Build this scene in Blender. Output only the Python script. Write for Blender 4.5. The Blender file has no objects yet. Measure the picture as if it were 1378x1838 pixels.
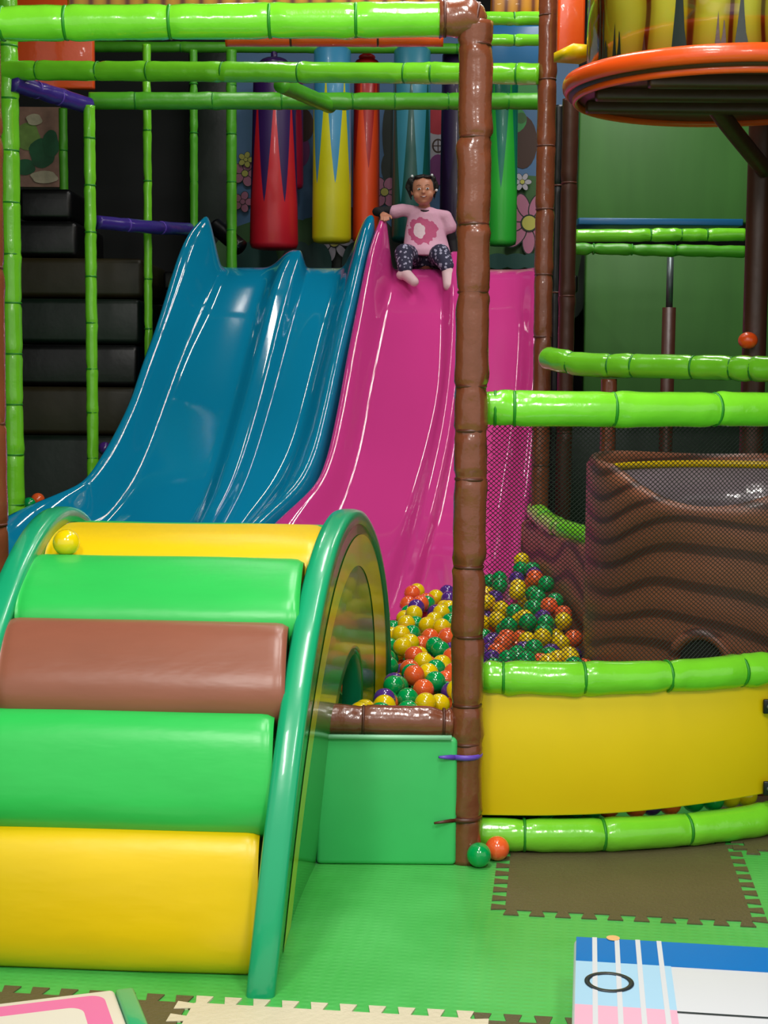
import bpy, math, random
from mathutils import Vector, Matrix, noise
random.seed(7)
PI = math.pi
C = bpy.context.scene.collection
W, H, F = 1378.0, 1838.0, 2700.0
CAMZ, PITCH, ROLL = 1.60, math.atan(257/2700), 0.008
CM = Matrix.Translation((0, 0, CAMZ)) @ Matrix.Rotation(PI/2-PITCH, 4, 'X') @ Matrix.Rotation(ROLL, 4, 'Z')
CI = CM.inverted()
def ray(px, py):
    return CM.to_3x3() @ Vector(((px-W/2)/F, (H/2-py)/F, -1))
def P(px, py, Y):                       # point of the sight line at distance Y
    d = ray(px, py); return Vector((0, 0, CAMZ)) + d*(Y/d.y)
def Pz(px, py, z):                      # point of the sight line at height z
    d = ray(px, py); return Vector((0, 0, CAMZ)) + d*((z-CAMZ)/d.z)
def proj(v):
    c = CI @ Vector(v); return (W/2+F*c.x/-c.z, H/2-F*c.y/-c.z, -c.z)
def lerp(tab, t):
    if t <= tab[0][0]: return tab[0][1]
    for (a, u), (b, v) in zip(tab, tab[1:]):
        if t <= b: return u+(v-u)*(t-a)/(b-a)
    return tab[-1][1]
def ease(tab, t):                       # catmull rom through a table
    n = len(tab)
    if t <= tab[0][0]: return tab[0][1]
    if t >= tab[-1][0]: return tab[-1][1]
    for i in range(n-1):
        if t <= tab[i+1][0]:
            x0, y0 = tab[i]; x1, y1 = tab[i+1]
            m0 = (y1-tab[i-1][1])/(x1-tab[i-1][0]) if i else (y1-y0)/(x1-x0)
            m1 = (tab[i+2][1]-y0)/(tab[i+2][0]-x0) if i+2 < n else (y1-y0)/(x1-x0)
            h = x1-x0; s = (t-x0)/h
            return (2*s**3-3*s*s+1)*y0+(s**3-2*s*s+s)*h*m0+(-2*s**3+3*s*s)*y1+(s**3-s*s)*h*m1

# ------------------------------------------------------------ materials
def lin(c):
    c = c/255
    return c/12.92 if c <= .04045 else ((c+.055)/1.055)**2.4
def col(r, g, b): return (lin(r), lin(g), lin(b), 1)
def mat(name, rgb, rough=.35, bump=0, scale=20, coat=0, spec=.5, var=0, metal=0, emit=None, vs=4, stretch=None):
    m = bpy.data.materials.new(name); m.use_nodes = True
    nt = m.node_tree; b = nt.nodes['Principled BSDF']
    c = col(*rgb); b.inputs['Base Color'].default_value = c
    b.inputs['Roughness'].default_value = rough; b.inputs['Specular IOR Level'].default_value = spec
    b.inputs['Metallic'].default_value = metal; b.inputs['Coat Weight'].default_value = coat
    b.inputs['Coat Roughness'].default_value = .04
    if emit: b.inputs['Emission Color'].default_value = (1, 1, 1, 1); b.inputs['Emission Strength'].default_value = emit
    tc = nt.nodes.new('ShaderNodeTexCoord'); mp = nt.nodes.new('ShaderNodeMapping')
    nt.links.new(tc.outputs['Object'], mp.inputs['Vector'])
    if stretch: mp.inputs['Scale'].default_value = stretch
    if bump:
        n = nt.nodes.new('ShaderNodeTexNoise'); n.inputs['Scale'].default_value = scale; n.inputs['Detail'].default_value = 3
        nt.links.new(mp.outputs[0], n.inputs['Vector'])
        bp = nt.nodes.new('ShaderNodeBump'); bp.inputs['Strength'].default_value = bump; bp.inputs['Distance'].default_value = .01
        nt.links.new(n.outputs['Fac'], bp.inputs['Height']); nt.links.new(bp.outputs[0], b.inputs['Normal'])
        if coat: nt.links.new(bp.outputs[0], b.inputs['Coat Normal'])
    if var:
        n2 = nt.nodes.new('ShaderNodeTexNoise'); n2.inputs['Scale'].default_value = vs; n2.inputs['Detail'].default_value = 4
        nt.links.new(mp.outputs[0], n2.inputs['Vector'])
        r = nt.nodes.new('ShaderNodeValToRGB')
        r.color_ramp.elements[0].position = .3; r.color_ramp.elements[1].position = .7
        r.color_ramp.elements[0].color = [x*(1-var) for x in c[:3]]+[1]
        r.color_ramp.elements[1].color = [min(1, x*(1+var)) for x in c[:3]]+[1]
        nt.links.new(n2.outputs['Fac'], r.inputs['Fac']); nt.links.new(r.outputs[0], b.inputs['Base Color'])
    return m
M = {}
def reg(k, *a, **kw): M[k] = mat(k, *a, **kw)
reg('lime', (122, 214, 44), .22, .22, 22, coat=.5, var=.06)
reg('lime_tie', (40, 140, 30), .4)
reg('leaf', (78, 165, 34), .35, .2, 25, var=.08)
reg('brown', (122, 64, 40), .27, .3, 24, coat=.4, var=.1)
reg('brown_tie', (84, 40, 26), .4)
reg('dark_brown', (70, 36, 24), .4, .2, 20, var=.1)
reg('purple', (64, 44, 140), .3, .25, 22, coat=.3)
reg('purple_tie', (104, 70, 190), .4)
reg('teal_vinyl', (22, 160, 108), .28, .08, 9, coat=.3, var=.04)
reg('panel_green', (46, 150, 58), .2, .04, 7, coat=.25, spec=.35)
reg('panel_yellow', (222, 214, 20), .22, .04, 7, coat=.2, spec=.35)
reg('roll_yellow', (236, 198, 0), .36, .22, 5, var=.03, stretch=(1, 3, 3))
reg('roll_green', (46, 190, 82), .33, .22, 5, var=.04, stretch=(1, 3, 3))
reg('roll_brown', (142, 84, 64), .34, .25, 5, var=.05, stretch=(1, 3, 3))
reg('box_green', (68, 194, 108), .33, .25, 6, var=.05)
reg('yellow_panel', (236, 200, 0), .4, .05, 4, var=.02)
reg('blue_slide', (12, 132, 172), .06, .02, 3, coat=.5)
reg('pink_slide', (206, 62, 140), .06, .02, 3, coat=.5)
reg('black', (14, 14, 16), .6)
reg('black_gloss', (7, 7, 9), .35, .2, 12)
reg('charcoal', (17, 19, 21), .6, var=.2)
reg('net', (10, 22, 14), .7)
reg('orange', (240, 84, 22), .3, .2, 15, coat=.4, var=.06)
reg('olive', (42, 35, 12), .45, .2, 12, var=.2)
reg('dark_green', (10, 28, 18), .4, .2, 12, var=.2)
reg('wall_green', (74, 128, 58), .5, .1, 3, var=.12, vs=1.5, stretch=(3, 1, .6))
reg('platform_blue', (30, 100, 150), .3)
reg('grey_metal', (100, 110, 112), .35, metal=.6)
reg('white', (226, 228, 232), .35)
reg('cream', (212, 200, 172), .55, .3, 60, var=.04)
reg('tile_brown', (92, 82, 56), .5, .35, 90, var=.06)
reg('pad_pink', (222, 104, 158), .35); reg('pad_cream', (216, 206, 192), .35)
reg('pad_blue', (0, 112, 190), .3); reg('pad_light_blue', (168, 208, 232), .3); reg('pad_light_pink', (236, 176, 198), .3)
reg('pad_white', (212, 214, 218), .3); reg('ring_black', (36, 44, 50), .4); reg('pad_peach', (228, 180, 120), .4)
reg('ball_green', (0, 158, 78), .16, coat=.5); reg('ball_yellow', (240, 206, 6), .16, coat=.5)
reg('ball_orange', (244, 100, 46), .16, coat=.5); reg('ball_purple', (84, 46, 134), .16, coat=.5)
reg('lining', (150, 132, 140), .2, .5, 14, coat=.8)
reg('skin', (196, 130, 102), .45); reg('skin_light', (214, 160, 140), .5); reg('hair', (22, 15, 14), .55, .6, 60)
reg('sock', (226, 190, 196), .8); reg('sleeve', (14, 13, 18), .8); reg('lips', (150, 62, 60), .4); reg('eye', (20, 12, 10), .2)
reg('hem', (150, 214, 172), .4)
reg('diffuser', (255, 255, 255), .5, emit=6)

def floor_mat():
    m = mat('eva_green', (64, 172, 72), .4)
    nt = m.node_tree; b = nt.nodes['Principled BSDF']; tc = nt.nodes['Texture Coordinate']; L = nt.links.new
    mp = nt.nodes.new('ShaderNodeMapping'); mp.inputs['Rotation'].default_value = (0, 0, .13); L(tc.outputs['Object'], mp.inputs['Vector'])
    n = nt.nodes.new('ShaderNodeTexNoise'); n.inputs['Scale'].default_value = 2.2; n.inputs['Detail'].default_value = 4; L(mp.outputs[0], n.inputs['Vector'])
    r = nt.nodes.new('ShaderNodeValToRGB'); r.color_ramp.elements[0].position = .35; r.color_ramp.elements[1].position = .65
    r.color_ramp.elements[0].color = col(62, 168, 68); r.color_ramp.elements[1].color = col(82, 186, 90)
    L(n.outputs['Fac'], r.inputs['Fac']); L(r.outputs[0], b.inputs['Base Color'])
    w = nt.nodes.new('ShaderNodeTexWave'); w.inputs['Scale'].default_value = 13; w.inputs['Distortion'].default_value = 1.2
    w.wave_type = 'BANDS'; w.bands_direction = 'Y'; L(mp.outputs[0], w.inputs['Vector'])
    w2 = nt.nodes.new('ShaderNodeTexWave'); w2.inputs['Scale'].default_value = 9; w2.bands_direction = 'X'; w2.inputs['Distortion'].default_value = 1.2; L(mp.outputs[0], w2.inputs['Vector'])
    mu = nt.nodes.new('ShaderNodeMath'); mu.operation = 'MULTIPLY'; L(w.outputs['Fac'], mu.inputs[0]); L(w2.outputs['Fac'], mu.inputs[1])
    bp = nt.nodes.new('ShaderNodeBump'); bp.inputs['Strength'].default_value = .35; bp.inputs['Distance'].default_value = .003
    L(mu.outputs[0], bp.inputs['Height']); L(bp.outputs[0], b.inputs['Normal'])
    return m
M['floor'] = floor_mat()

def bands_mat(name, stops, scale, dist, axis='Z', rough=.35, coat=.3, bump=.4, dscale=1.5, stretch=(1, 1, 1), thr=None):
    m = mat(name, (128, 128, 128), rough, coat=coat)
    nt = m.node_tree; b = nt.nodes['Principled BSDF']; tc = nt.nodes['Texture Coordinate']; L = nt.links.new
    mp = nt.nodes.new('ShaderNodeMapping'); mp.inputs['Scale'].default_value = stretch; L(tc.outputs['Object'], mp.inputs['Vector'])
    w = nt.nodes.new('ShaderNodeTexWave'); w.bands_direction = axis; w.inputs['Scale'].default_value = scale
    w.inputs['Distortion'].default_value = dist; w.inputs['Detail'].default_value = 1; w.inputs['Detail Scale'].default_value = dscale
    L(mp.outputs[0], w.inputs['Vector'])
    r = nt.nodes.new('ShaderNodeValToRGB'); els = r.color_ramp.elements
    while len(els) < len(stops): els.new(.5)
    for e, (p, c) in zip(els, stops): e.position = p; e.color = col(*c)
    L(w.outputs['Fac'], r.inputs['Fac']); L(r.outputs[0], b.inputs['Base Color'])
    if bump:
        bp = nt.nodes.new('ShaderNodeBump'); bp.inputs['Strength'].default_value = bump; bp.inputs['Distance'].default_value = .01
        L(w.outputs['Fac'], bp.inputs['Height']); L(bp.outputs[0], b.inputs['Normal'])
    return m
M['stump'] = bands_mat('stump_grain', [(0, (78, 38, 28)), (.16, (90, 46, 33)), (.26, (132, 76, 54)), (1, (146, 86, 60))], 2.7, 16, 'Z', .42, .1, .3, .5, (.7, .9, 1))
M['bamboo'] = bands_mat('bamboo_print', [(0, (96, 36, 12)), (.025, (110, 44, 14)), (.07, (170, 140, 30)), (.5, (206, 186, 52)), (1, (222, 206, 70))], 2.3, 2.6, 'X', .1, 1, .1, 1.4, (1, 1, .5))
M['bamboo_far'] = bands_mat('bamboo_print_far', [(0, (110, 50, 10)), (.3, (190, 120, 14)), (1, (220, 150, 20))], 4, 1, 'X', .3, .3, 0, 1.5, (1, 1, .3))

def spike_mat(name, top, bot, n, z0, amp, phase=0):
    m = mat(name, top, .38, coat=.2)
    nt = m.node_tree; b = nt.nodes['Principled BSDF']; tc = nt.nodes['Texture Coordinate']; L = nt.links.new
    sx = nt.nodes.new('ShaderNodeSeparateXYZ'); L(tc.outputs['Object'], sx.inputs[0])
    def mth(op, a, b2=None):
        k = nt.nodes.new('ShaderNodeMath'); k.operation = op
        for i, v in enumerate((a, b2)):
            if v is None: continue
            if isinstance(v, (int, float)): k.inputs[i].default_value = v
            else: L(v, k.inputs[i])
        return k.outputs[0]
    a = mth('ARCTAN2', sx.outputs[1], sx.outputs[0])
    t = mth('PINGPONG', mth('ADD', mth('MULTIPLY', a, n/PI), 20+phase), 1.0)
    thr = mth('ADD', mth('MULTIPLY', mth('POWER', t, 1.3), amp), z0)
    f = mth('LESS_THAN', sx.outputs[2], thr)
    mx = nt.nodes.new('ShaderNodeMix'); mx.data_type = 'RGBA'; L(f, mx.inputs[0])
    mx.inputs[6].default_value = col(*top); mx.inputs[7].default_value = col(*bot); L(mx.outputs[2], b.inputs['Base Color'])
    return m

# ------------------------------------------------------------ object helpers
def tag(o, label=None, cat=None, group=None, kind=None):
    if label: o['label'] = label
    if cat: o['category'] = cat
    if group: o['group'] = group
    if kind: o['kind'] = kind
    return o
def ob(name, vs, fs, m, parent=None, smooth=True, mi=None):
    """vertices are given in world coordinates; the object's origin goes to its own base centre"""
    vs = [Vector(v) for v in vs]
    x = [v.x for v in vs]; y = [v.y for v in vs]; z = [v.z for v in vs]
    o0 = Vector(((min(x)+max(x))/2, (min(y)+max(y))/2, min(z)))
    me = bpy.data.meshes.new(name); me.from_pydata([v-o0 for v in vs], [], fs)
    for k in (m if isinstance(m, list) else [m]): me.materials.append(M[k] if isinstance(k, str) else k)
    if mi: me.polygons.foreach_set('material_index', mi)
    if smooth: me.polygons.foreach_set('use_smooth', [True]*len(me.polygons))
    me.update()
    o = bpy.data.objects.new(name, me); C.objects.link(o)
    if parent:
        o.parent = parent; pw = parent['_w'] if '_w' in parent else (0, 0, 0); o.location = o0-Vector(pw)
    else: o.location = o0
    o['_w'] = list(o0)
    return o
def empty(name, loc, label, cat, group=None, kind=None):
    o = bpy.data.objects.new(name, None); C.objects.link(o); o.location = loc; o['_w'] = list(loc); o.empty_display_size = .1
    return tag(o, label, cat, group, kind)
def bev(o, w=.01, n=3):
    k = o.modifiers.new('b', 'BEVEL'); k.width = w; k.segments = n; k.limit_method = 'ANGLE'; k.angle_limit = .6
    k.harden_normals = False; return o
def box(c, s, rz=0):
    hx, hy, hz = s[0]/2, s[1]/2, s[2]/2; R = Matrix.Rotation(rz, 3, 'Z')
    vs = [Vector(c)+R@Vector((x*hx, y*hy, z*hz)) for x in (-1, 1) for y in (-1, 1) for z in (-1, 1)]
    return vs, [(0, 1, 3, 2), (4, 6, 7, 5), (0, 4, 5, 1), (2, 3, 7, 6), (0, 2, 6, 4), (1, 5, 7, 3)]
def join(parts):
    V, Fc = [], []
    for v, f in parts:
        n = len(V); V += list(v); Fc += [tuple(i+n for i in q) for q in f]
    return V, Fc
def sweep(path, rad, n=16, cap=True):
    path = [Vector(p) for p in path]; N = len(path)
    if not isinstance(rad, (list, tuple)): rad = [rad]*N
    V, Fc = [], []
    t = (path[1]-path[0]).normalized(); up = Vector((0, 0, 1)) if abs(t.z) < .9 else Vector((0, 1, 0))
    u = t.cross(up).normalized()
    for i in range(N):
        t = (path[min(i+1, N-1)]-path[max(i-1, 0)]).normalized()
        u = (u-t*u.dot(t)).normalized(); w = t.cross(u)
        for k in range(n):
            a = 2*PI*k/n; V.append(path[i]+(u*math.cos(a)+w*math.sin(a))*rad[i])
    for i in range(N-1):
        for k in range(n):
            a, b = i*n+k, i*n+(k+1) % n
            Fc.append((a, b, b+n, a+n))
    if cap: Fc.append(tuple(range(n-1, -1, -1))); Fc.append(tuple(range((N-1)*n, N*n)))
    return V, Fc
def spline(pts, step=.02):
    pts = [Vector(p) for p in pts]
    if len(pts) == 2: n = max(2, int((pts[1]-pts[0]).length/step)); return [pts[0].lerp(pts[1], i/n) for i in range(n+1)]
    out = []; q = [pts[0]*2-pts[1]]+pts+[pts[-1]*2-pts[-2]]
    for i in range(1, len(q)-2):
        a, b, c, d = q[i-1:i+3]; n = max(2, int((c-b).length/step))
        for k in range(n):
            t = k/n; out.append(.5*((2*b)+(c-a)*t+(2*a-5*b+4*c-d)*t*t+(3*b-a-3*c+d)*t**3))
    out.append(pts[-1]); return out
def ring(c, t, R, r, n=20, m=6):
    t = t.normalized(); up = Vector((0, 0, 1)) if abs(t.z) < .9 else Vector((0, 1, 0)); u = t.cross(up).normalized(); w = t.cross(u)
    V, Fc = [], []
    for i in range(n):
        a = 2*PI*i/n; e = u*math.cos(a)+w*math.sin(a)
        for k in range(m):
            b = 2*PI*k/m; V.append(c+e*(R+r*math.cos(b))+t*(r*1.6*math.sin(b)))
    for i in range(n):
        for k in range(m): Fc.append((i*m+k, ((i+1) % n)*m+k, ((i+1) % n)*m+(k+1) % m, i*m+(k+1) % m))
    return V, Fc
def padded(name, label, cat, pts, r, m='lime', tie='lime_tie', ties=(), group=None, wr=.0035, cinch=.1, taper=(0, 0), step=.014, n=20, kink=True):
    """a foam sleeved pipe: sleeve, one ring per tie, closed ends"""
    path = spline(pts, step); L = [0]
    for a, b in zip(path, path[1:]): L.append(L[-1]+(b-a).length)
    T = L[-1]; tp = [t*T for t in ties]; rad = []
    for l in L:
        q = 1+.025*noise.noise(Vector((l*3, r*50, T)))
        for t in tp: q -= cinch*math.exp(-((l-t)/.011)**2)-.02*math.exp(-((abs(l-t)-.05)/.03)**2)
        for e, s in ((l, taper[0]), (T-l, taper[1])):
            if s and e < s: q *= .35+.65*math.sin(PI/2*max(0, e/s))
        rad.append(r*q)
    V, Fc = sweep(path, rad, n)
    for i, p in enumerate(path):
        near = min([abs(L[i]-t) for t in tp] or [9]); k = wr*(.45+1.6*math.exp(-(near/.05)**2))
        for j in range(n):
            v = V[i*n+j]; d = v-p; s = noise.noise(v*16+Vector((T, 0, 3)))+.5*noise.noise(Vector((d.x*90, d.y*90, L[i]*14+d.z*40)))
            V[i*n+j] = v+d.normalized()*k*s
    base = min(path, key=lambda p: p.z); root = empty(name, (base.x, base.y, base.z-(r if abs((path[-1]-path[0]).normalized().z) < .7 else 0)), label, cat, group)
    ob('foam_sleeve', V, Fc, m, root)
    for t in tp:
        i = min(range(len(L)), key=lambda k: abs(L[k]-t)); i = max(1, min(len(path)-2, i))
        v, f = ring(path[i], path[i+1]-path[i-1], rad[i]*1.0, .0035); ob('cable_tie', v, f, tie, root)
    return root
def ties_px(a, b, xs):                  # tie pixels between two end pixels -> fractions
    return [(x-a)/(b-a) for x in xs]
def sphere(c, r, nu=18, nv=12, s=(1, 1, 1), R=None):
    V, Fc = [Vector((0, 0, 1))], []
    for i in range(1, nv):
        for k in range(nu):
            a, b = PI*i/nv, 2*PI*k/nu; V.append(Vector((math.sin(a)*math.cos(b), math.sin(a)*math.sin(b), math.cos(a))))
    V.append(Vector((0, 0, -1)))
    for k in range(nu): Fc.append((0, 1+k, 1+(k+1) % nu))
    for i in range(nv-2):
        for k in range(nu): a = 1+i*nu+k; b = 1+i*nu+(k+1) % nu; Fc.append((a, a+nu, b+nu, b))
    l = len(V)-1
    for k in range(nu): Fc.append((l, 1+(nv-2)*nu+(k+1) % nu, 1+(nv-2)*nu+k))
    V = [Vector((v.x*s[0]*r, v.y*s[1]*r, v.z*s[2]*r)) for v in V]
    if R: V = [R @ v for v in V]
    return [v+Vector(c) for v in V], Fc
def wall(name, c, s, m): return tag(ob(name, *box(c, s), m, smooth=False), kind='structure')

# ------------------------------------------------------------ the setting
wall('floor', (0, 5, -.05), (14, 16, .1), 'floor')
wall('wall_back', (0, 12.05, 2.6), (14, .1, 5.2), 'charcoal')
wall('wall_left', (-4.6, 7.5, 2.6), (.1, 9, 5.2), 'charcoal')
wall('ceiling', (0, 5.6, 5.25), (14, 13, .1), 'charcoal')
wall('wall_right', (4.6, 7.5, 2.6), (.1, 9, 5.2), 'charcoal')

# facade curve on the right (behind it the pit, in front of it the tiles)
def fy(X): return ease([(.2, 4.90), (.32, 4.90), (.56, 4.89), (.9, 4.93), (1.29, 5.07), (1.8, 5.38)], X)
def fcurve(z, x0, x1, dy=0): return [Vector((x0+(x1-x0)*i/10, fy(x0+(x1-x0)*i/10)+dy, z)) for i in range(11)]
YF = 4.79
# central brown post
top = P(855, 40, YF); bx = P(834, 1545, YF)
pz = [Vector((top.x+(bx.x-top.x)*t, YF, top.z*(1-t)+.0*t)) for t in (0, .5, 1)]
def zfrac(py): return (top.z-P(845, py, YF).z)/top.z
padded('padded_post', 'tall glossy brown padded post in the middle, in front of the pink slide', 'post', pz, .052, 'brown', 'brown_tie',
       [zfrac(y) for y in (82, 248, 405, 526, 696, 776, 856, 1015, 1140, 1262, 1330, 1464)], cinch=.13, wr=.005)
a = P(-22, 40, YF); b = P(-15, 1000, YF)
padded('padded_post', 'brown padded post cut off by the left edge of the photo, beside the climber', 'post', [(b.x, YF, 2.72), (b.x, YF, 0)], .053, 'brown', 'brown_tie', (.15, .3, .48, .6, .75, .9))
# top beam with brown corner sleeve
padded('padded_rail', 'thick lime green padded beam running across the very top in front', 'rail', [P(-60, 43, YF), P(793, 35, YF)], .054, ties=ties_px(-60, 793, (7, 120, 303, 487, 640)), cinch=.06)
padded('corner_sleeve', 'brown padded elbow joining the top green beam to the middle post', 'padding', [P(788, 34, YF-.002), P(835, 34, YF-.002), P(872, 40, YF-.002)], .058, 'brown', 'brown_tie', (.15, .8), taper=(0, .03), wr=.006)
# rail over the green box
padded('padded_rail', 'short glossy brown padded rail on top of the green box', 'rail', [P(572, 1290, YF), P(812, 1297, YF)], .049, 'brown', 'brown_tie', (.32, .93), wr=.005)
# green box wall
a = Pz(566, 1556, 0); b = Pz(808, 1559, 0)
g = empty('padded_block', ((a.x+b.x)/2, 4.86, 0), 'green padded block under the brown rail, left of the middle post', 'block')
v, f = box(((a.x+b.x)/2+.01, 4.85, .211), (b.x-a.x+.02, .22, .422)); o = bev(ob('foam_block', v, f, 'box_green', g), .016, 4)
v, f = box(((a.x+b.x)/2, 4.735, .424), (b.x-a.x, .012, .014)); ob('hem_strip', v, f, 'hem', g)
# straps on the post
q = P(833, 1353, YF); v, f = ring(q, Vector((0, 0, 1)), .055, .006, 24); o = tag(ob('strap', *join([(v, f), sweep([q+Vector((-.035, -.046, 0)), q+Vector((-.085, -.068, .006))], [.010, .004], 8)]), 'purple_tie'), 'purple strap knotted around the middle brown post near its foot', 'strap')
q = P(833, 1465, YF); v, f = ring(q, Vector((0, 0, 1)), .054, .005, 24); tag(ob('strap', *join([(v, f), sweep([q+Vector((-.035, -.046, 0)), q+Vector((-.10, -.072, -.002))], [.007, .004], 8)]), 'brown_tie'), 'thin brown strap tied around the middle post just above the floor', 'strap')

# right hand facade: three curved tubes, yellow panel, net
padded('padded_rail', 'lime green padded tube lying on the floor under the yellow panel', 'rail', fcurve(.057, .305, 1.7), .056, ties=(.11, .29, .49, .71, .9), taper=(.02, 0), cinch=.07)
padded('padded_rail', 'lime green padded tube along the top edge of the yellow panel, net tied to it', 'rail', fcurve(.588, .305, 1.7), .056, ties=(.06, .24, .43, .62, .70, .9), taper=(.05, 0), cinch=.07, wr=.005)
padded('padded_rail', 'thick lime green padded rail right of the middle post, net hanging below it', 'rail', fcurve(1.475, .312, 1.7), .058, ties=(.03, .07, .29, .53, .8), taper=(.02, 0), cinch=.06, wr=.004)
root = empty('gate_panel', (.9, 4.9, .1), 'smooth yellow curved panel between the two lime green tubes', 'panel')
V, Fc = [], []; N = 40
for i in range(N+1):
    X = .315+(1.7-.315)*i/N; zb = lerp([(.3, .122), (.7, .128), (1.29, .150), (1.7, .17)], X)
    for (dy, z) in ((-.012, zb), (-.012, .56), (.018, .56), (.018, zb)): V.append(Vector((X, fy(X)+dy, z)))
for i in range(N):
    for k in range(4): Fc.append((i*4+k, i*4+(k+1) % 4, i*4+4+(k+1) % 4, i*4+4+k))
Fc += [(0, 3, 2, 1), (N*4, N*4+1, N*4+2, N*4+3)]
bev(ob('panel_board', V, Fc, 'yellow_panel', root), .006, 2)
for py in (1268, 1415):
    c = P(1381, py, fy(1.29)-.02); v, f = box(c, (.045, .012, .05)); o = bev(ob('hinge', v, f, 'black_gloss', root), .004, 2)
    v, f = sphere(c+Vector((-.006, -.007, 0)), .007, 10, 8); ob('screw', v, f, 'grey_metal', o)
def net(x0, x1, z0, z1, cell, r):
    V, Fc = [], []
    hgt = z1-z0; k = cell*.9
    for sgn in (1, -1):
        s = x0-hgt*1.1 if sgn > 0 else x0
        e = x1 if sgn > 0 else x1+hgt*1.1
        while s < e:
            pts = []; n = 26
            for i in range(n+1):
                z = z0+hgt*i/n; X = s+sgn*hgt*1.1*i/n
                if x0 <= X <= x1:
                    wob = .35*cell*noise.noise(Vector((X*9, z*9, 2)))
                    sag = .03*math.sin(PI*i/n)*(1-i/n)
                    pts.append(Vector((X+wob, fy(X)+.02+sag+.004*noise.noise(Vector((X*5, z*5, 8))), z+wob)))
            if len(pts) > 1:
                v, f = sweep(pts, r, 4, False); m = len(V); V += v; Fc += [tuple(q+m for q in w) for w in f]
            s += cell
    return V, Fc
v, f = net(.32, 1.68, .625, 1.44, .0165, .00125)
tag(ob('safety_net', v, f, 'net', smooth=False), 'fine black diamond netting stretched between the green tubes right of the middle post', 'net')

# ------------------------------------------------------------ foam climber
YC, RC = 4.80, 1.085
def pX(Y, z, side=0):                  # bowed plane of the side panels
    d = Y-3.717
    if side == 0: return -.272-.005*d+.062*d*d+.098*max(z, 0)
    return -1.10+.02*d+.055*z
climb = empty('foam_climber', (-.66, YC, 0), 'big foam arch climber with yellow, green and brown rolls between two green sides', 'climber')
def side_panel(side):
    rp = empty_part('side_panel', (pX(YC, 0, side), YC, 0), climb)
    n, mrad = 72, 14
    T = .068; hc = Vector((0, 5.08, .36)); hr = .27
    V, Fc, mi = [], [], []
    def outer(t): return (YC-(RC+.0)*math.cos(t), (RC+.045)*math.sin(t))
    def hole(t):
        return (5.08-hr*math.cos(t), .36+hr*math.sin(t)) 
    # outer and inner faces: rings between a tunnel arch and the rim (base open at the floor)
    for s in (0, 1):
        for i in range(n+1):
            t = PI*i/n
            oy, oz = outer(t)
            hy = 5.08-hr*math.cos(t); hz = .30+hr*1.2*math.sin(t)
            if side == 1: hy, hz = 4.8-.25*math.cos(t), .3*math.sin(t)
            for k in range(mrad+1):
                u = k/mrad; y = hy+(oy-hy)*u; z = hz*(1-u)+oz*u
                if i in (0, n) : z = (0 if i in (0, n) and u > 0 else hz)*1.0
                V.append(Vector((pX(y, z, side)-(T if s else 0), y, max(z, 0))))
    w = mrad+1; half = (n+1)*w
    def stripe(y, z):
        o = ((y-4.90)/.90)**2+(z/1.035)**2; q = ((y-4.91)/.72)**2+(z/.935)**2
        return o < 1 and q > 1
    for s in (0, 1):
        for i in range(n):
            for k in range(mrad):
                a = s*half+i*w+k; q = (a, a+1, a+w+1, a+w)
                Fc.append(q if s else q[::-1]); mi.append(0)
    for i in range(n):
        a = i*w+mrad; Fc.append((a, a+w, a+w+half, a+half)); mi.append(1)
        a = i*w; Fc.append((a, a+half, a+w+half, a+w)); mi.append(1)
    ob('panel_face', V, Fc, ['panel_green', 'teal_vinyl'], rp, True, mi)
    # padded edge roll following the arch
    path = [Vector((pX(*outer(PI*i/n), side)-T/2, outer(PI*i/n)[0], outer(PI*i/n)[1])) for i in range(n+1)]
    V2, F2 = [], []; prof = [(-.5, -.030), (-.5, .004), (-.42, .014), (-.2, .018), (.2, .018), (.42, .014), (.5, .004), (.5, -.030)]
    for i, p in enumerate(path):
        t = PI*i/n; nr = Vector((0, -math.cos(t), math.sin(t)))
        for (a, b) in prof: V2.append(p+Vector((a*(T+.006), 0, 0))+nr*b)
    m = len(prof)
    for i in range(n):
        for k in range(m): F2.append((i*m+k, i*m+(k+1) % m, (i+1)*m+(k+1) % m, (i+1)*m+k))
    ob('edge_trim', V2, F2, 'teal_vinyl', rp)
    if side == 0:
        V3, F3 = [], []
        for i in range(n+1):
            t = PI*i/n
            for j in range(5):
                u = j/4; y = 4.90-(.90+(.72-.90)*u)*math.cos(t)+.01*u; z = (1.055+(.950-1.055)*u)*math.sin(t)
                V3.append(Vector((pX(y, z, 0)+.0025, y, max(z, .002))))
        for i in range(n):
            for j in range(4): a = i*5+j; F3.append((a, a+5, a+6, a+1))
        ob('arch_stripe', V3, F3, 'panel_yellow', rp)
def empty_part(name, loc, parent):
    o = bpy.data.objects.new(name, None); C.objects.link(o); o.parent = parent
    o.location = Vector(loc)-Vector(parent['_w']); o['_w'] = list(loc); return o
side_panel(0); side_panel(1)
SEG = [(3.83, .0), (3.86, .385), (3.95, .693), (4.13, .918), (4.46, 1.058), (4.90, 1.096), (5.34, .98), (5.62, .73)]
RC_ = ['roll_yellow', 'roll_green', 'roll_brown', 'roll_green', 'roll_yellow', 'roll_green', 'roll_brown']
names = ['bottom front', 'second', 'third', 'fourth', 'top', 'rear upper', 'rear lower']
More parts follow.
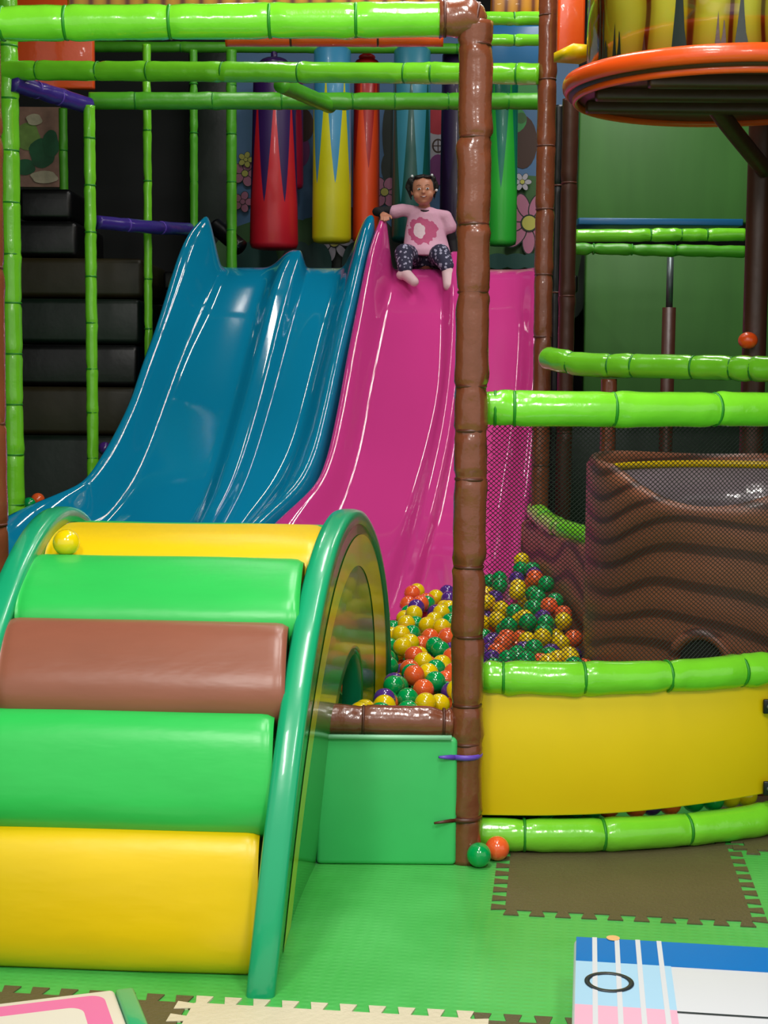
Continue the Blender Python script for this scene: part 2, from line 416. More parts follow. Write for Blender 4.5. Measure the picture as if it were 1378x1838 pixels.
for i, m in enumerate(RC_):
    A_, B_ = Vector((0,)+SEG[i]), Vector((0,)+SEG[i+1]); tg = (B_-A_).normalized(); nr = Vector((0, -tg.z, tg.y)); hl = (B_-A_).length/2+.010; hd_ = .13
    cn = (A_+B_)/2-nr*(hd_-.022)
    V, Fc = [], []; nx, na = 44, 44; xm = -.68
    xl, xr = pX(cn.y, cn.z, 1)+.002, pX(cn.y, cn.z, 0)-.070
    for a in range(nx+1):
        X = xl+(xr-xl)*a/nx; e = min(X-xl, xr-X); k = 1-.07*max(0, 1-e/.03)**2
        for b in range(na):
            t = 2*PI*b/na; ct, st_ = math.cos(t), math.sin(t); ex = 2/2.9
            p = cn+tg*(hl*k*math.copysign(abs(ct)**ex, ct))+nr*(hd_*k*math.copysign(abs(st_)**ex, st_))
            wv = .005*noise.noise(Vector((X*2.4, t*1.1+i*5, i)))
            V.append(Vector((X, p.y+nr.y*wv-.06*(X-xm), max(.001, p.z+nr.z*wv))))
    for a in range(nx):
        for b in range(na): Fc.append((a*na+b, a*na+(b+1) % na, (a+1)*na+(b+1) % na, (a+1)*na+b))
    Fc.append(tuple(range(na))); Fc.append(tuple(range(nx*na+na-1, nx*na-1, -1)))
    o = ob('foam_roll', V, Fc, m, climb); o['label'] = m.replace('roll_', '')+' foam roll, '+names[i]

# ------------------------------------------------------------ slides
PROF = [(0, 10.05, 2.20), (1, 9.8, 2.20), (2, 9.62, 2.198), (3, 9.50, 2.14), (4, 9.36, 2.0), (5, 9.2, 1.82), (6, 9.05, 1.62), (7, 8.9, 1.42), (8, 8.75, 1.22), (9, 8.6, 1.04),
        (10, 8.45, .88), (11, 8.28, .735), (12, 8.05, .60), (13, 7.8, .50), (14, 7.5, .41), (15, 7.2, .345), (16, 6.95, .31)]
def prof(s): return ease([(a, b) for a, b, c in PROF], s), ease([(a, c+.033) for a, b, c in PROF], s)
def slide(name, m, lines, label):
    NS = 64; cols = []
    for (tr, rz) in lines:
        line = []
        for k in range(NS+1):
            s = 16*k/NS; Y, z = prof(s); zz = z+ease(rz, s)
            # find the pixel row of this height at this distance, then the traced column
            px = 600
            for _ in range(4):
                py = proj(Vector(((px-W/2)*Y/F, Y, zz)))[1]; px = ease(tr, py)
            X = P(px, py, Y).x; line.append(Vector((X, Y, zz)))
        cols.append(line)
    # skirts on both outer sides, down to the floor
    def skirt(l, sg): return [[Vector((p.x+sg*.03, p.y, p.z-.01)) for p in l], [Vector((p.x+sg*.035, p.y, max(0.02, p.z-.10))) for p in l], [Vector((p.x+sg*.035, p.y, .01)) for p in l]]
    A = skirt(cols[0], -1); B = skirt(cols[-1], 1)
    # smooth across: resample between control lines
    allc = cols; nx = 0; rows = []
    for k in range(NS+1):
        pts = [c[k] for c in allc]; row = []
        ext = [pts[0]*2-pts[1]]+pts+[pts[-1]*2-pts[-2]]
        for i in range(1, len(ext)-2):
            a, b, c, d = ext[i-1:i+3]
            for j in range(6):
                t = j/6; h = t*t*(3-2*t); v = b.lerp(c, t); v.z = b.z+(c.z-b.z)*h; row.append(v)
        row.append(pts[-1])
        row = [A[2][k], A[1][k], A[0][k]]+row+[B[0][k], B[1][k], B[2][k]]; rows.append(row)
    nx = len(rows[0]); V = [v for r in rows for v in r]
    Fc = [(k*nx+i, (k+1)*nx+i, (k+1)*nx+i+1, k*nx+i+1) for k in range(NS) for i in range(nx-1)]
    o = ob(name, V, Fc, m); tag(o, label, 'slide')
    k = o.modifiers.new('s', 'SUBSURF'); k.levels = k.render_levels = 1
    return o, rows
wallhi = [(0, .0), (1, .02), (2, .28), (3, .36), (4, .34), (6, .27), (9, .24), (12, .22), (16, .22)]
wallmid = [(0, .0), (1, .0), (1.6, .06), (2.3, .33), (3, .36), (4, .31), (6, .22), (9, .18), (12, .16), (16, .14)]
div = [(0, .0), (1.3, .0), (2, .09), (3, .15), (4, .14), (8, .10), (16, .09)]
lowr = [(0, 0), (1.5, 0), (3, .05), (6, .16), (9, .18), (16, .16)]
zero = [(0, 0), (16, 0)]; hint = [(0, 0), (2, .0), (5, .02), (16, .02)]
blue = [
 ([(384, 374), (410, 348), (440, 332), (480, 318), (540, 300), (590, 284), (650, 262), (715, 240), (770, 214), (815, 188), (865, 150), (885, 105), (910, 45), (930, 8), (960, -40), (1000, -100), (1060, -180)], wallhi),
 ([(440, 385), (484, 402), (500, 396), (560, 372), (640, 335), (760, 290), (870, 245), (935, 195), (1000, 140), (1060, 80), (1100, 50)], hint),
 ([(440, 470), (484, 474), (560, 456), (640, 436), (760, 405), (880, 368), (935, 345), (1000, 310), (1060, 270), (1100, 250)], zero),
 ([(440, 527), (452, 524), (500, 502), (600, 474), (700, 448), (800, 420), (870, 396), (935, 364), (1000, 330), (1060, 295), (1100, 275)], div),
 ([(440, 540), (452, 538), (500, 520), (600, 493), (700, 467), (800, 439), (870, 414), (935, 380), (1000, 346), (1060, 311), (1100, 290)], div),
 ([(440, 556), (484, 553), (600, 522), (700, 496), (800, 466), (870, 440), (935, 406), (1060, 330), (1100, 310)], hint),
 ([(440, 615), (484, 610), (600, 578), (700, 553), (800, 525), (870, 490), (935, 440), (1060, 360), (1100, 340)], zero),
 ([(385, 664), (395, 660), (440, 648), (520, 630), (620, 606), (740, 580), (820, 558), (870, 530), (935, 462), (1000, 400), (1060, 350)], wallmid)]
pink = [
 ([(385, 690), (400, 684), (440, 670), (500, 657), (620, 633), (740, 611), (820, 592), (870, 568), (935, 500), (1000, 440), (1060, 400)], wallmid),
 ([(440, 708), (484, 708), (560, 695), (640, 680), (700, 668), (800, 650), (900, 620), (1000, 578), (1060, 545), (1100, 525)], hint),
 ([(440, 786), (484, 788), (560, 790), (700, 784), (800, 762), (900, 732), (1000, 697), (1080, 668), (1120, 650)], zero),
 ([(440, 812), (540, 814), (640, 810), (760, 796), (860, 775), (950, 752), (1040, 725), (1120, 700)], div),
 ([(440, 822), (540, 825), (640, 822), (760, 808), (860, 788), (950, 765), (1040, 738), (1120, 713)], div),
 ([(440, 842), (484, 842), (600, 845), (760, 820), (900, 795), (1000, 770), (1120, 740)], hint),
 ([(440, 925), (484, 925), (640, 925), (760, 915), (900, 893), (1000, 880), (1120, 866)], zero),
 ([(440, 962), (482, 962), (640, 962), (760, 955), (880, 942), (960, 930), (1120, 918)], lowr)]
sb, rb = slide('slide', 'blue_slide', blue, 'glossy blue two-lane slide on the left with a tall fin at its top')
sp, rp_ = slide('slide', 'pink_slide', pink, 'glossy pink two-lane slide with the child sitting at its top')
# platform behind the slides
deck = empty('platform', (-.1, 10.6, 0), 'dark padded platform deck behind the tops of the slides', 'platform')
v, f = box((-.1, 10.56, 2.17), (2.75, 1.0, .12)); bev(ob('deck_board', v, f, 'black_gloss', deck), .02)
for x in (-1.40, 1.20):
    v, f = sweep([(x, 10.9, 0), (x, 10.9, 2.08)], .04, 12); ob('leg', v, f, 'black', deck)

# ------------------------------------------------------------ rear frame of tubes
padded('padded_post', 'lime green padded post at the left edge of the photo', 'post', [P(12, -40, 8.4), Vector((P(12, -40, 8.4).x, 8.4, 0))], .055, 'lime', 'lime_tie', [.1+.075*i for i in range(11)], cinch=.07)
padded('padded_rail', 'lime green padded beam, second from the top, spanning from left post to rear brown post', 'rail', [P(-10, 126, 8.4), P(968, 133, 7.6)], .052, ties=ties_px(-10, 968, (75, 192, 285, 423, 562, 742, 790, 930)), cinch=.08)
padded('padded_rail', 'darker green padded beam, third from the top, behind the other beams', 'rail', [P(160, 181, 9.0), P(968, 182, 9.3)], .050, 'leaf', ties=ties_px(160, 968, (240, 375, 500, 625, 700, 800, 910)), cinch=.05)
padded('padded_rail', 'short pale green padded strut leaning back between the second and third beams', 'rail', [P(505, 152, 8.4), P(592, 190, 9.2)], .045, 'leaf', ties=())
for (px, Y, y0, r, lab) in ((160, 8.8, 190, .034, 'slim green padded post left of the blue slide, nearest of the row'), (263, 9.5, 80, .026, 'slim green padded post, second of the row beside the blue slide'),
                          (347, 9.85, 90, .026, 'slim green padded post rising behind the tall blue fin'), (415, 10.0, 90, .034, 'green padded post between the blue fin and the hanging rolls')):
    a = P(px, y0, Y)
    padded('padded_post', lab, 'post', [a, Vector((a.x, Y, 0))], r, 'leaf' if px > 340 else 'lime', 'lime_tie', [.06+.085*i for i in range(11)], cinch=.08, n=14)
a = P(985, -40, 7.6)
padded('padded_post', 'brown padded post behind the middle post, right of the pink slide', 'post', [a, Vector((a.x, 7.6, 0))], .046, 'brown', 'brown_tie', [.05+.09*i for i in range(10)], cinch=.07)
padded('padded_beam', 'purple padded beam slanting back from the left green post under the green beam', 'beam', [P(22, 148, 8.35), P(158, 190, 8.85)], .048, 'purple', 'purple_tie', (.3, .6), cinch=.05)
padded('padded_beam', 'purple padded bar at mid height behind the slim green posts', 'beam', [P(175, 399, 9.0), P(275, 408, 9.35), P(352, 412, 9.95)], .040, 'purple', 'purple_tie', (.2, .5), cinch=.05)
padded('padded_beam', 'black padded bar running right from behind the blue fin', 'beam', [P(385, 405, 10.25), P(432, 445, 10.15)], .055, 'black_gloss', 'black', ())
# upper far tubes
padded('padded_rail', 'dark green thin padded bar from which the coloured rolls hang', 'rail', [P(160, 84, 10.35), P(985, 88, 10.35)], .035, 'leaf', ties=(.2, .5, .8))
padded('padded_rail', 'orange padded bar just below the top green beam', 'rail', [P(405, 70, 7.0), P(795, 70, 7.0)], .034, 'orange', 'brown_tie', (.3, .7))
padded('padded_rail', 'lime green padded bar between the two brown posts, upper of the pair at the top', 'rail', [P(870, 33, 8.4), P(975, 33, 8.4)], .036, ties=(.5,))
padded('padded_rail', 'lime green padded bar between the two brown posts, lower of the pair at the top', 'rail', [P(870, 72, 8.2), P(975, 72, 8.2)], .030, ties=(.5,))
padded('padded_rail', 'green padded bar behind the top of the net climbing frame, above the purple bar', 'rail', [P(50, 14, 9.9), P(50, 200, 9.9)], .001, 'leaf') if False else None

def slab(name, label, cat, px0, px1, y0, y1, Y, m, th=.06, bv=.012):
    a = P(px0, y1, Y); b = P(px1, y0, Y); c = (a+b)/2
    v, f = box((c.x, Y+th/2, c.z), (b.x-a.x, th, b.z-a.z)); o = ob(name, v, f, m); bev(o, bv, 2)
    if label: tag(o, label, cat)
    return o
slab('vinyl_banner', 'orange padded panel at the top left behind the green beams', 'panel', 22, 166, -60, 158, 9.2, 'orange')
slab('bamboo_banner', 'orange and yellow bamboo print banner above the top green beam', 'banner', 120, 800, -70, 14, 6.6, 'bamboo_far', .03)
slab('vinyl_banner', 'blue padded panel high between the two brown posts', 'panel', 880, 985, 45, 118, 9.9, 'platform_blue')
slab('bamboo_banner', 'small yellow bamboo print banner between the tops of the brown posts', 'banner', 880, 985, -60, 30, 8.9, 'bamboo_far', .03)
slab('wall_pad', 'tall dark green wall pad behind the slim green posts', 'wall pad', 340, 432, 88, 480, 11.2, 'dark_green')
slab('vinyl_banner', 'narrow orange padded strip beside the bamboo hut, right of the rear brown post', 'panel', 1000, 1052, -60, 100, 7.2, 'orange')

# ------------------------------------------------------------ mural wall
def mural():
    Y0 = 11.1; V, Fc, mi = [], [], []; layer = [0]
    mats = ['mu_sky', 'mu_hill', 'mu_dark', 'mu_pink', 'mu_yellow', 'mu_red', 'mu_white', 'mu_brown', 'mu_violet', 'mu_mint', 'mu_teal']
    for n, c in zip(mats, [(84, 128, 176), (60, 110, 50), (24, 40, 26), (196, 120, 150), (206, 200, 90), (200, 40, 60), (196, 190, 200), (70, 36, 20), (140, 50, 130), (60, 160, 80), (20, 78, 70)]):
        M[n] = mat(n, c, .5)
    a, b = P(425, 490, Y0), P(1040, 60, Y0)
    v, f = box(((a.x+b.x)/2, Y0+.03, (a.z+b.z)/2), (b.x-a.x, .05, b.z-a.z)); V += v; Fc += f; mi += [0]*6
    def poly(pts, k):
        layer[0] += 1; Y = Y0+.004-.0006*layer[0]; n = len(V)
        V.extend(Vector((P(x, y, Y0).x, Y, P(x, y, Y0).z)) for x, y in pts); Fc.append(tuple(range(n, n+len(pts)))); mi.append(k)
    def ell(x, y, rx, ry, k, rot=0, n=20):
        poly([(x+rx*math.cos(2*PI*i/n)*math.cos(rot)-ry*math.sin(2*PI*i/n)*math.sin(rot), y+rx*math.cos(2*PI*i/n)*math.sin(rot)+ry*math.sin(2*PI*i/n)*math.cos(rot)) for i in range(n)], k)
    def flower(x, y, r, k=3, n=5, c=4, thin=.5, ph=0):
        for q in range(n):
            t = 2*PI*q/n+ph; ell(x+r*.72*math.cos(t), y+r*.72*math.sin(t), r*.52, r*thin*.9, 2, t)
            ell(x+r*.72*math.cos(t), y+r*.72*math.sin(t), r*.46, r*thin*.76, k, t)
        ell(x, y, r*.34, r*.34, 2); ell(x, y, r*.28, r*.28, c)
    ell(500, 480, 130, 90, 1); ell(620, 500, 120, 130, 2); ell(900, 490, 170, 130, 2); ell(930, 470, 110, 160, 1, .3)
    ell(560, 440, 40, 50, 1); ell(700, 240, 14, 60, 2); ell(700, 300, 16, 30, 2)
    ell(938, 255, 26, 48, 7); ell(915, 215, 30, 26, 9); ell(935, 212, 10, 10, 1); ell(950, 160, 30, 30, 9)
    poly([(770, 230), (802, 230), (806, 300), (768, 300)], 6); ell(786, 212, 30, 30, 5); ell(786, 262, 11, 13, 7); ell(786, 262, 8, 10, 6)
    poly([(785, 250), (787, 250), (787, 275), (785, 275)], 7); poly([(776, 261), (796, 261), (796, 263), (776, 263)], 7)
    ell(786, 305, 18, 28, 8); ell(540, 270, 16, 30, 8); ell(545, 225, 18, 30, 7)
    flower(690, 345, 24, 3, 6); flower(440, 312, 20, 3, 5); flower(436, 363, 16, 3, 5, 3); flower(600, 435, 30, 6, 7, 4, .3)
    flower(442, 288, 12, 4, 5, 4); flower(936, 328, 14, 6, 6, 4, .4)
    flower(948, 402, 46, 3, 9, 4, .3, .2)
    for x in (892, 925, 955): ell(x, 470, 24, 14, 10)
    for x in (450, 475, 540, 570, 640): ell(x, 475, 26, 40, 10)
    o = ob('mural_panel', V, Fc, mats, None, False, mi)
    return tag(o, 'painted wall panel with flowers, hills and a red mushroom house behind the hanging rolls', 'mural')
mural()
def mural2():
    Y0 = 10.9; V, Fc, mi = [], [], []; mats = ['mu2a', 'mu2b', 'mu2c', 'mu2d']
    for n, c in zip(mats, [(150, 110, 96), (24, 88, 52), (120, 150, 70), (190, 176, 150)]): M[n] = mat(n, c, .5, var=.3, vs=9)
    a, b = P(24, 335, Y0), P(108, 192, Y0); v, f = box(((a.x+b.x)/2, Y0+.03, (a.z+b.z)/2), (b.x-a.x, .05, b.z-a.z)); V += v; Fc += f; mi += [0]*6
    for j, (x, y, rx, ry, k) in enumerate(((50, 245, 22, 24, 2), (75, 275, 22, 26, 1), (45, 300, 18, 14, 1), (92, 258, 14, 24, 1), (80, 318, 24, 11, 3), (62, 215, 14, 10, 3))):
        n = len(V); Y = Y0-.002*j
        V.extend(Vector((P(x, y, Y0).x+rx*Y0/F*math.cos(2*PI*i/20)*(1+.12*math.sin(5*i)), Y, P(x, y, Y0).z+ry*Y0/F*math.sin(2*PI*i/20))) for i in range(20)); Fc.append(tuple(range(n, n+20))); mi.append(k)
    tag(ob('mural_panel', V, Fc, mats, None, False, mi), 'small painted picture of green bushes in the dark at upper left', 'mural')
mural2()
padded('padded_post', 'lime green padded post at the right edge of the small bush picture', 'post', [P(113, 195, 10.6), Vector((P(113, 195, 10.6).x, 10.6, P(113, 345, 10.6).z))], .03, 'leaf', ties=(.5,), n=14)

# ------------------------------------------------------------ hanging rolls
def bag(px0, px1, ytop, ybot, Y, top, bot, n, label, phase=0, zf=.32, amp=.55, bulge=0):
    a, b = P(px0, ybot, Y), P(px1, ytop, Y); cx = (a.x+b.x)/2; R = (b.x-a.x)/2; z0, z1 = a.z, b.z; h = z1-z0
    ztop = P(px0, 84, 10.35).z
    root = empty('hanging_roll', (cx, Y, z0), label, 'hanging roll', 'padded rolls hanging above the slide tops')
    V, Fc = [], []; na = 32
    pr = [(.0, 0), (.7, .002), (.93, .012), (1.0, .04)]+[(1-.06*t-bulge*t, .04+(h-.07)*t) for t in (.25, .5, .75, 1)]+[(.8, h-.012), (.5, h)]
    for (q, z) in pr:
        for k in range(na): V.append(Vector((cx+R*q*math.cos(2*PI*k/na), Y+R*q*math.sin(2*PI*k/na), z0+z)))
    for i in range(len(pr)-1):
        for k in range(na): Fc.append((i*na+k, i*na+(k+1) % na, (i+1)*na+(k+1) % na, (i+1)*na+k))
    Fc.append(tuple(range((len(pr)-1)*na, len(pr)*na)))
    m = spike_mat('spike_'+str(px0), top, bot, n, h*zf, h*amp, phase); M['cap_'+str(px0)] = mat('cap_'+str(px0), top, .35, .3, 20)
    ob('roll_body', V, Fc, m, root)
    v, f = sphere((cx, Y, z1+.01), R*.62, 20, 10, (1, 1, .45)); ob('cap', v, f, 'cap_'+str(px0), root)
    v, f = sweep([(cx, Y, z1), (cx, Y, ztop)], .022, 10); ob('strap', v, f, 'cap_'+str(px0), root)
bag(448, 536, 118, 448, 10.35, (52, 22, 84), (206, 28, 44), 7, 'purple and red padded roll hanging left of the others', .3, .25, .6, .1)
bag(560, 632, 84, 437, 10.35, (64, 146, 190), (214, 206, 22), 6, 'light blue and yellow padded hanging roll', .6, .3, .55)
bag(632, 683, 106, 436, 10.5, (176, 26, 24), (232, 74, 26), 5, 'red and orange padded hanging roll', .2, .4, .5)
bag(702, 775, 84, 436, 10.35, (58, 134, 158), (10, 78, 72), 6, 'steel blue and dark teal padded roll hanging behind the child', .1, .2, .7)
bag(788, 850, 92, 436, 10.5, (44, 24, 66), (36, 18, 52), 3, 'dark purple padded roll hanging half behind the middle post', 0)
bag(872, 932, 100, 442, 10.35, (12, 120, 98), (46, 180, 56), 5, 'teal and bright green padded roll hanging right of the middle post', .75, .3, .6)
bag(500, 545, 120, 340, 10.85, (120, 30, 120), (210, 30, 70), 4, 'magenta padded roll hanging behind the purple and red one')

# ------------------------------------------------------------ dark steps at left
def steps():
    rows = [(338, 396, 9.95, 'black_gloss'), (396, 462, 9.85, 'black_gloss'), (462, 535, 9.75, 'olive'), (535, 618, 9.65, 'dark_green'), (618, 694, 9.55, 'black_gloss'), (694, 782, 9.45, 'olive'), (782, 960, 9.35, 'dark_green')]
    r = empty('padded_steps', (P(130, 900, 9.6).x, 9.6, 0), 'stack of dark padded steps in the shade left of the blue slide', 'steps')
    X0, X1 = P(10, 500, 9.6).x, P(250, 500, 9.6).x
    for i, (y0, y1, Y, m) in enumerate(rows):
        za, zb = P(130, y1, Y).z, P(130, y0, Y).z
        if i == len(rows)-1: za = 0
        xe = X1 if i not in (0, 1) else P(120 if i == 0 else 135, 400, 9.8).x
        v, f = box(((X0+xe)/2, (Y+10.8)/2, (za+zb)/2), (xe-X0, 10.8-Y, zb-za-.006)); bev(ob('step_pad', v, f, m, r), .035, 4)
    return r
steps()

# ------------------------------------------------------------ right side: hut, stump, walls
hc = Vector((1.385, 6.24, 2.745)); HR = .65
hut = empty('bamboo_hut', (hc.x, hc.y, 0), 'round bamboo print lookout hut on a brown post at top right with orange rim', 'hut')
def drum(c, R, z0, z1, th=.03, n=64, zf=None):
    V, Fc = [], []
    for (r, k) in ((R, 0), (R, 1), (R-th, 1), (R-th, 0)):
        for i in range(n):
            a = 2*PI*i/n; V.append(Vector((c.x+r*math.cos(a), c.y+r*math.sin(a), (zf(a) if zf else z1) if k else z0)))
    for j in range(4):
        for i in range(n): a, b = j*n+i, j*n+(i+1) % n; Fc.append((a, b, ((j+1) % 4)*n+(i+1) % n, ((j+1) % 4)*n+i))
    return V, Fc
v, f = drum(hc, HR-.075, 2.77, 3.6, .03); o = ob('hut_wall', v, f, 'bamboo', hut)
V, Fc = ring(Vector((hc.x, hc.y, 2.755)), Vector((0, 0, 1)), HR, .022, 72, 12); ob('rim_tube', V, Fc, 'orange', hut)
v, f = drum(hc, HR-.005, 2.71, 2.76, HR-.02, 64); ob('hut_floor', v, f, 'dark_brown', hut)
V, Fc = ring(Vector((hc.x, hc.y, 2.705)), Vector((0, 0, 1)), HR-.03, .012, 72, 10); ob('lower_rim', V, Fc, 'orange', hut)
for dx in (-.45, -.15, .15):
    v, f = box((hc.x, hc.y+dx*.95, 2.69), (.80 if dx < -.3 else 1.12, .06, .05)); bev(ob('floor_joist', v, f, 'dark_brown', hut), .01, 2)
# printed grass tufts on the hut wall
def tuft(a0, w, h, m, spikes=3):
    V, Fc = [], []; n = 6*spikes; R = HR-.073
    for i in range(n+1):
        a = a0+w*i/n; ph = i*spikes/n; z = 2.78+h*(1-abs(2*(ph % 1)-1))*(.6+.4*math.sin(7*i))+.03
        for zz in (2.785, z): V.append(Vector((hc.x+R*math.cos(a), hc.y+R*math.sin(a), zz)))
    Fc = [(2*i, 2*i+2, 2*i+3, 2*i+1) for i in range(n)]
    ob('printed_grass', V, Fc, m, hut)
tuft(PI*1.09, .13, .30, 'dark_green', 3); tuft(PI*1.15, .09, .14, 'dark_green', 2); tuft(PI*1.31, .10, .42, 'dark_green', 1); tuft(PI*1.40, .07, .12, 'dark_brown', 2); tuft(PI*1.24, .03, .07, 'dark_brown', 1); tuft(PI*1.44, .08, .22, 'dark_green', 1)
px = P(1360, 400, 7.0).x
for nm, pts, r, m, lab in (('post', [(px, 7.0, 0), (px, 7.0, 3.25)], .055, 'dark_brown', 1), ('brace', [P(1240, 128, 6.25), P(1300, 215, 6.5), P(1372, 305, 6.92)], .038, 'dark_brown', 1)):
    v, f = sweep(spline(pts, .05), r, 16); ob(nm, v, f, m, hut)
tag(ob('knob', *sphere(P(1342, 611, 6.9), .045, 16, 12, (1, 1, .85)), 'orange'), 'orange round bumper on the dark post at the right edge', 'bumper')
# yellow floor flap beside the hut
tag(ob('floor_pad', *box(P(1034, 97, 6.55), (.12, .2, .04), .3), 'roll_yellow'), 'small yellow pad poking out left of the bamboo hut', 'pad')

# rear green wall and its rails
slab('wall_pad', 'large dark green wall pad under the hut, upper part behind the bars', 'wall pad', 1036, 1420, 150, 398, 10.6, 'wall_green', .1)
slab('wall_pad', 'large green wall pad below the green bars, behind the round stump', 'wall pad', 1046, 1420, 455, 720, 10.6, 'wall_green', .1)
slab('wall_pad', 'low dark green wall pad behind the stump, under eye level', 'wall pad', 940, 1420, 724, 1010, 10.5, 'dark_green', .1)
slab('platform_edge', 'thin blue padded edge strip above the two green bars', 'padding', 1038, 1334, 393, 403, 9.4, 'platform_blue', .3, .006)
padded('padded_rail', 'green padded bar on the rear wall, upper of two under the blue strip', 'rail', [P(1032, 423, 9.1), P(1336, 421, 9.1)], .038, 'lime', ties=(.45, .62, .78), wr=.006)
padded('padded_rail', 'green padded bar on the rear wall, lower of two, knotted in the middle', 'rail', [P(1026, 446, 9.0), P(1336, 452, 9.0)], .034, 'leaf', ties=(.12, .35, .6), wr=.008)
r = empty('support_pole', (P(1203, 600, 8.9).x, 8.9, 0), 'slim pole under the green bars, bare grey above and brown padded below', 'pole')
a, b, c = P(1203, 462, 8.9), P(1203, 552, 8.9), P(1201, 700, 8.9)
v, f = sweep([a, (a.x, 8.9, b.z)], .020, 14); ob('bare_tube', v, f, 'grey_metal', r)
v, f = sweep([(a.x, 8.9, b.z), (a.x, 8.9, 0)], .040, 14); ob('foam_sleeve', v, f, 'dark_brown', r)
for px_, Y_, y_, r_, lab in ((1024, 8.6, 178, .046, 'dark brown padded post in the shade just right of the rear brown post'), (1003, 9.3, 190, .04, 'blackish padded post hidden in the shade behind the rear brown post')):
    a = P(px_, y_, Y_); padded('padded_post', lab, 'post', [a, Vector((a.x, Y_, 0))], r_, 'dark_brown' if px_ > 1010 else 'black_gloss', 'brown_tie', (.15, .35, .6, .8), n=14)
padded('padded_rail', 'lime green eye-level rail behind the thick one, ending at the rear brown post', 'rail', [P(978, 642, 7.35), P(1010, 648, 7.2), P(1060, 655, 7.1), P(1250, 659, 6.8), P(1440, 664, 6.5)], .056, ties=(.16, .32, .4, .62, .76, .83), taper=(.04, 0))
a = P(1093, 680, 7.05); padded('padded_post', 'short brown padded post under the eye-level green rail, behind the stump', 'post', [a, Vector((a.x, 7.05, 0))], .037, 'brown', 'brown_tie', (.3, .6), n=14)
# round stump
sc = Vector((1.495, 6.2, 0)); SR = .655
def rim(a):
    d = (a-1.36*PI+PI) % (2*PI)-PI
    return 1.24+.012*math.sin(3*a)-.15*max(0, math.cos(max(-PI/2, min(PI/2, d*2.0))))**1.3
st = empty('tree_stump', (sc.x, sc.y, 0), 'big round brown tree stump play tower with carved wood grain behind the net', 'stump')
V, Fc = [], []; n = 96; nz = 40
for s in (0, 1):
    for i in range(n):
        a = 2*PI*i/n; cz = rim(a); R = SR if not s else SR-.06
        for k in range(nz+1):
            z = cz*k/nz; e = max(0, 1-(cz-z)/.03)
            V.append(Vector((sc.x+(R-(e*e*.02 if not s else -e*e*.02))*math.cos(a), sc.y+(R-(e*e*.02 if not s else -e*e*.02))*math.sin(a), z)))
w = nz+1
for s in (0, 1):
    for i in range(n):
        for k in range(nz): a = s*n*w+i*w+k; b = s*n*w+((i+1) % n)*w+k; Fc.append((a, b, b+1, a+1) if not s else (a, a+1, b+1, b))
for i in range(n): a, b = i*w+nz, ((i+1) % n)*w+nz; Fc.append((a, b, b+n*w, a+n*w))
ob('stump_wall', V, Fc, 'stump', st)
def arcwall(R, z0, z1, th, a0, a1, n=48):
    V, Fc = [], []
    for i in range(n+1):
        a = a0+(a1-a0)*i/n
        for (r, z) in ((R, z0), (R, z1), (R-th, z1), (R-th, z0)): V.append(Vector((sc.x+r*math.cos(a), sc.y+r*math.sin(a), z)))
    for i in range(n):
        for k in range(4): Fc.append((i*4+k, i*4+(k+1) % 4, i*4+4+(k+1) % 4, i*4+4+k))
    return V, Fc+[(0, 1, 2, 3), (n*4+3, n*4+2, n*4+1, n*4)]
v, f = arcwall(SR-.062, 1.17, 1.20, .014, .05, PI-.05); ob('yellow_band', v, f, 'roll_yellow', st)
v, f = arcwall(SR-.062, .83, 1.168, .012, -.1, PI+.1); ob('inner_lining', v, f, 'lining', st)
q = P(1257, 1188, 5.6); ang = math.atan2(q.y-sc.y, q.x-sc.x); nrm = Vector((math.cos(ang), math.sin(ang), 0)); c0 = Vector((sc.x, sc.y, q.z))+nrm*SR
v, f = ring(c0, nrm, .105, .024, 40, 12); ob('tunnel_ring', v, f, 'stump', st)
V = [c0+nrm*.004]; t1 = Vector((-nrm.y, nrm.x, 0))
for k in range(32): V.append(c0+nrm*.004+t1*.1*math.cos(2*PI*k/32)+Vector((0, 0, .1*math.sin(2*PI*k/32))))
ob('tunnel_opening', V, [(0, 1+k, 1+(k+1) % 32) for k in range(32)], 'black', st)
# low curved brown wall with its green tube
pts = [(936, 934, 7.75), (957, 940, 7.5), (985, 956, 7.15), (1020, 972, 6.8), (1060, 986, 6.5)]
V, Fc = [], []; path = spline([P(*p) for p in pts], .04)
for p in path:
    for (dx, dy, z) in ((0, 0, 0), (0, 0, p.z-.015), (.015, .01, p.z), (.05, .035, p.z), (.065, .045, p.z-.015), (.065, .045, 0)): V.append(Vector((p.x+dx, p.y+dy, z)))
for i in range(len(path)-1):
    for k in range(5): Fc.append((i*6+k, i*6+k+1, i*6+k+7, i*6+k+6))
Fc += [(0, 1, 2, 3, 4, 5), tuple(range(len(V)-1, len(V)-7, -1))]
tag(ob('curved_barrier', V, Fc, 'stump'), 'low curved brown wood-look barrier left of the stump, at the back of the ball pit', 'barrier')
padded('padded_rail', 'lime green padded tube curving along above the low brown wall', 'rail', [P(962, 917, 7.65), P(985, 938, 7.35), P(1015, 953, 7.05), P(1062, 966, 6.85)], .052, ties=(.3, .65))

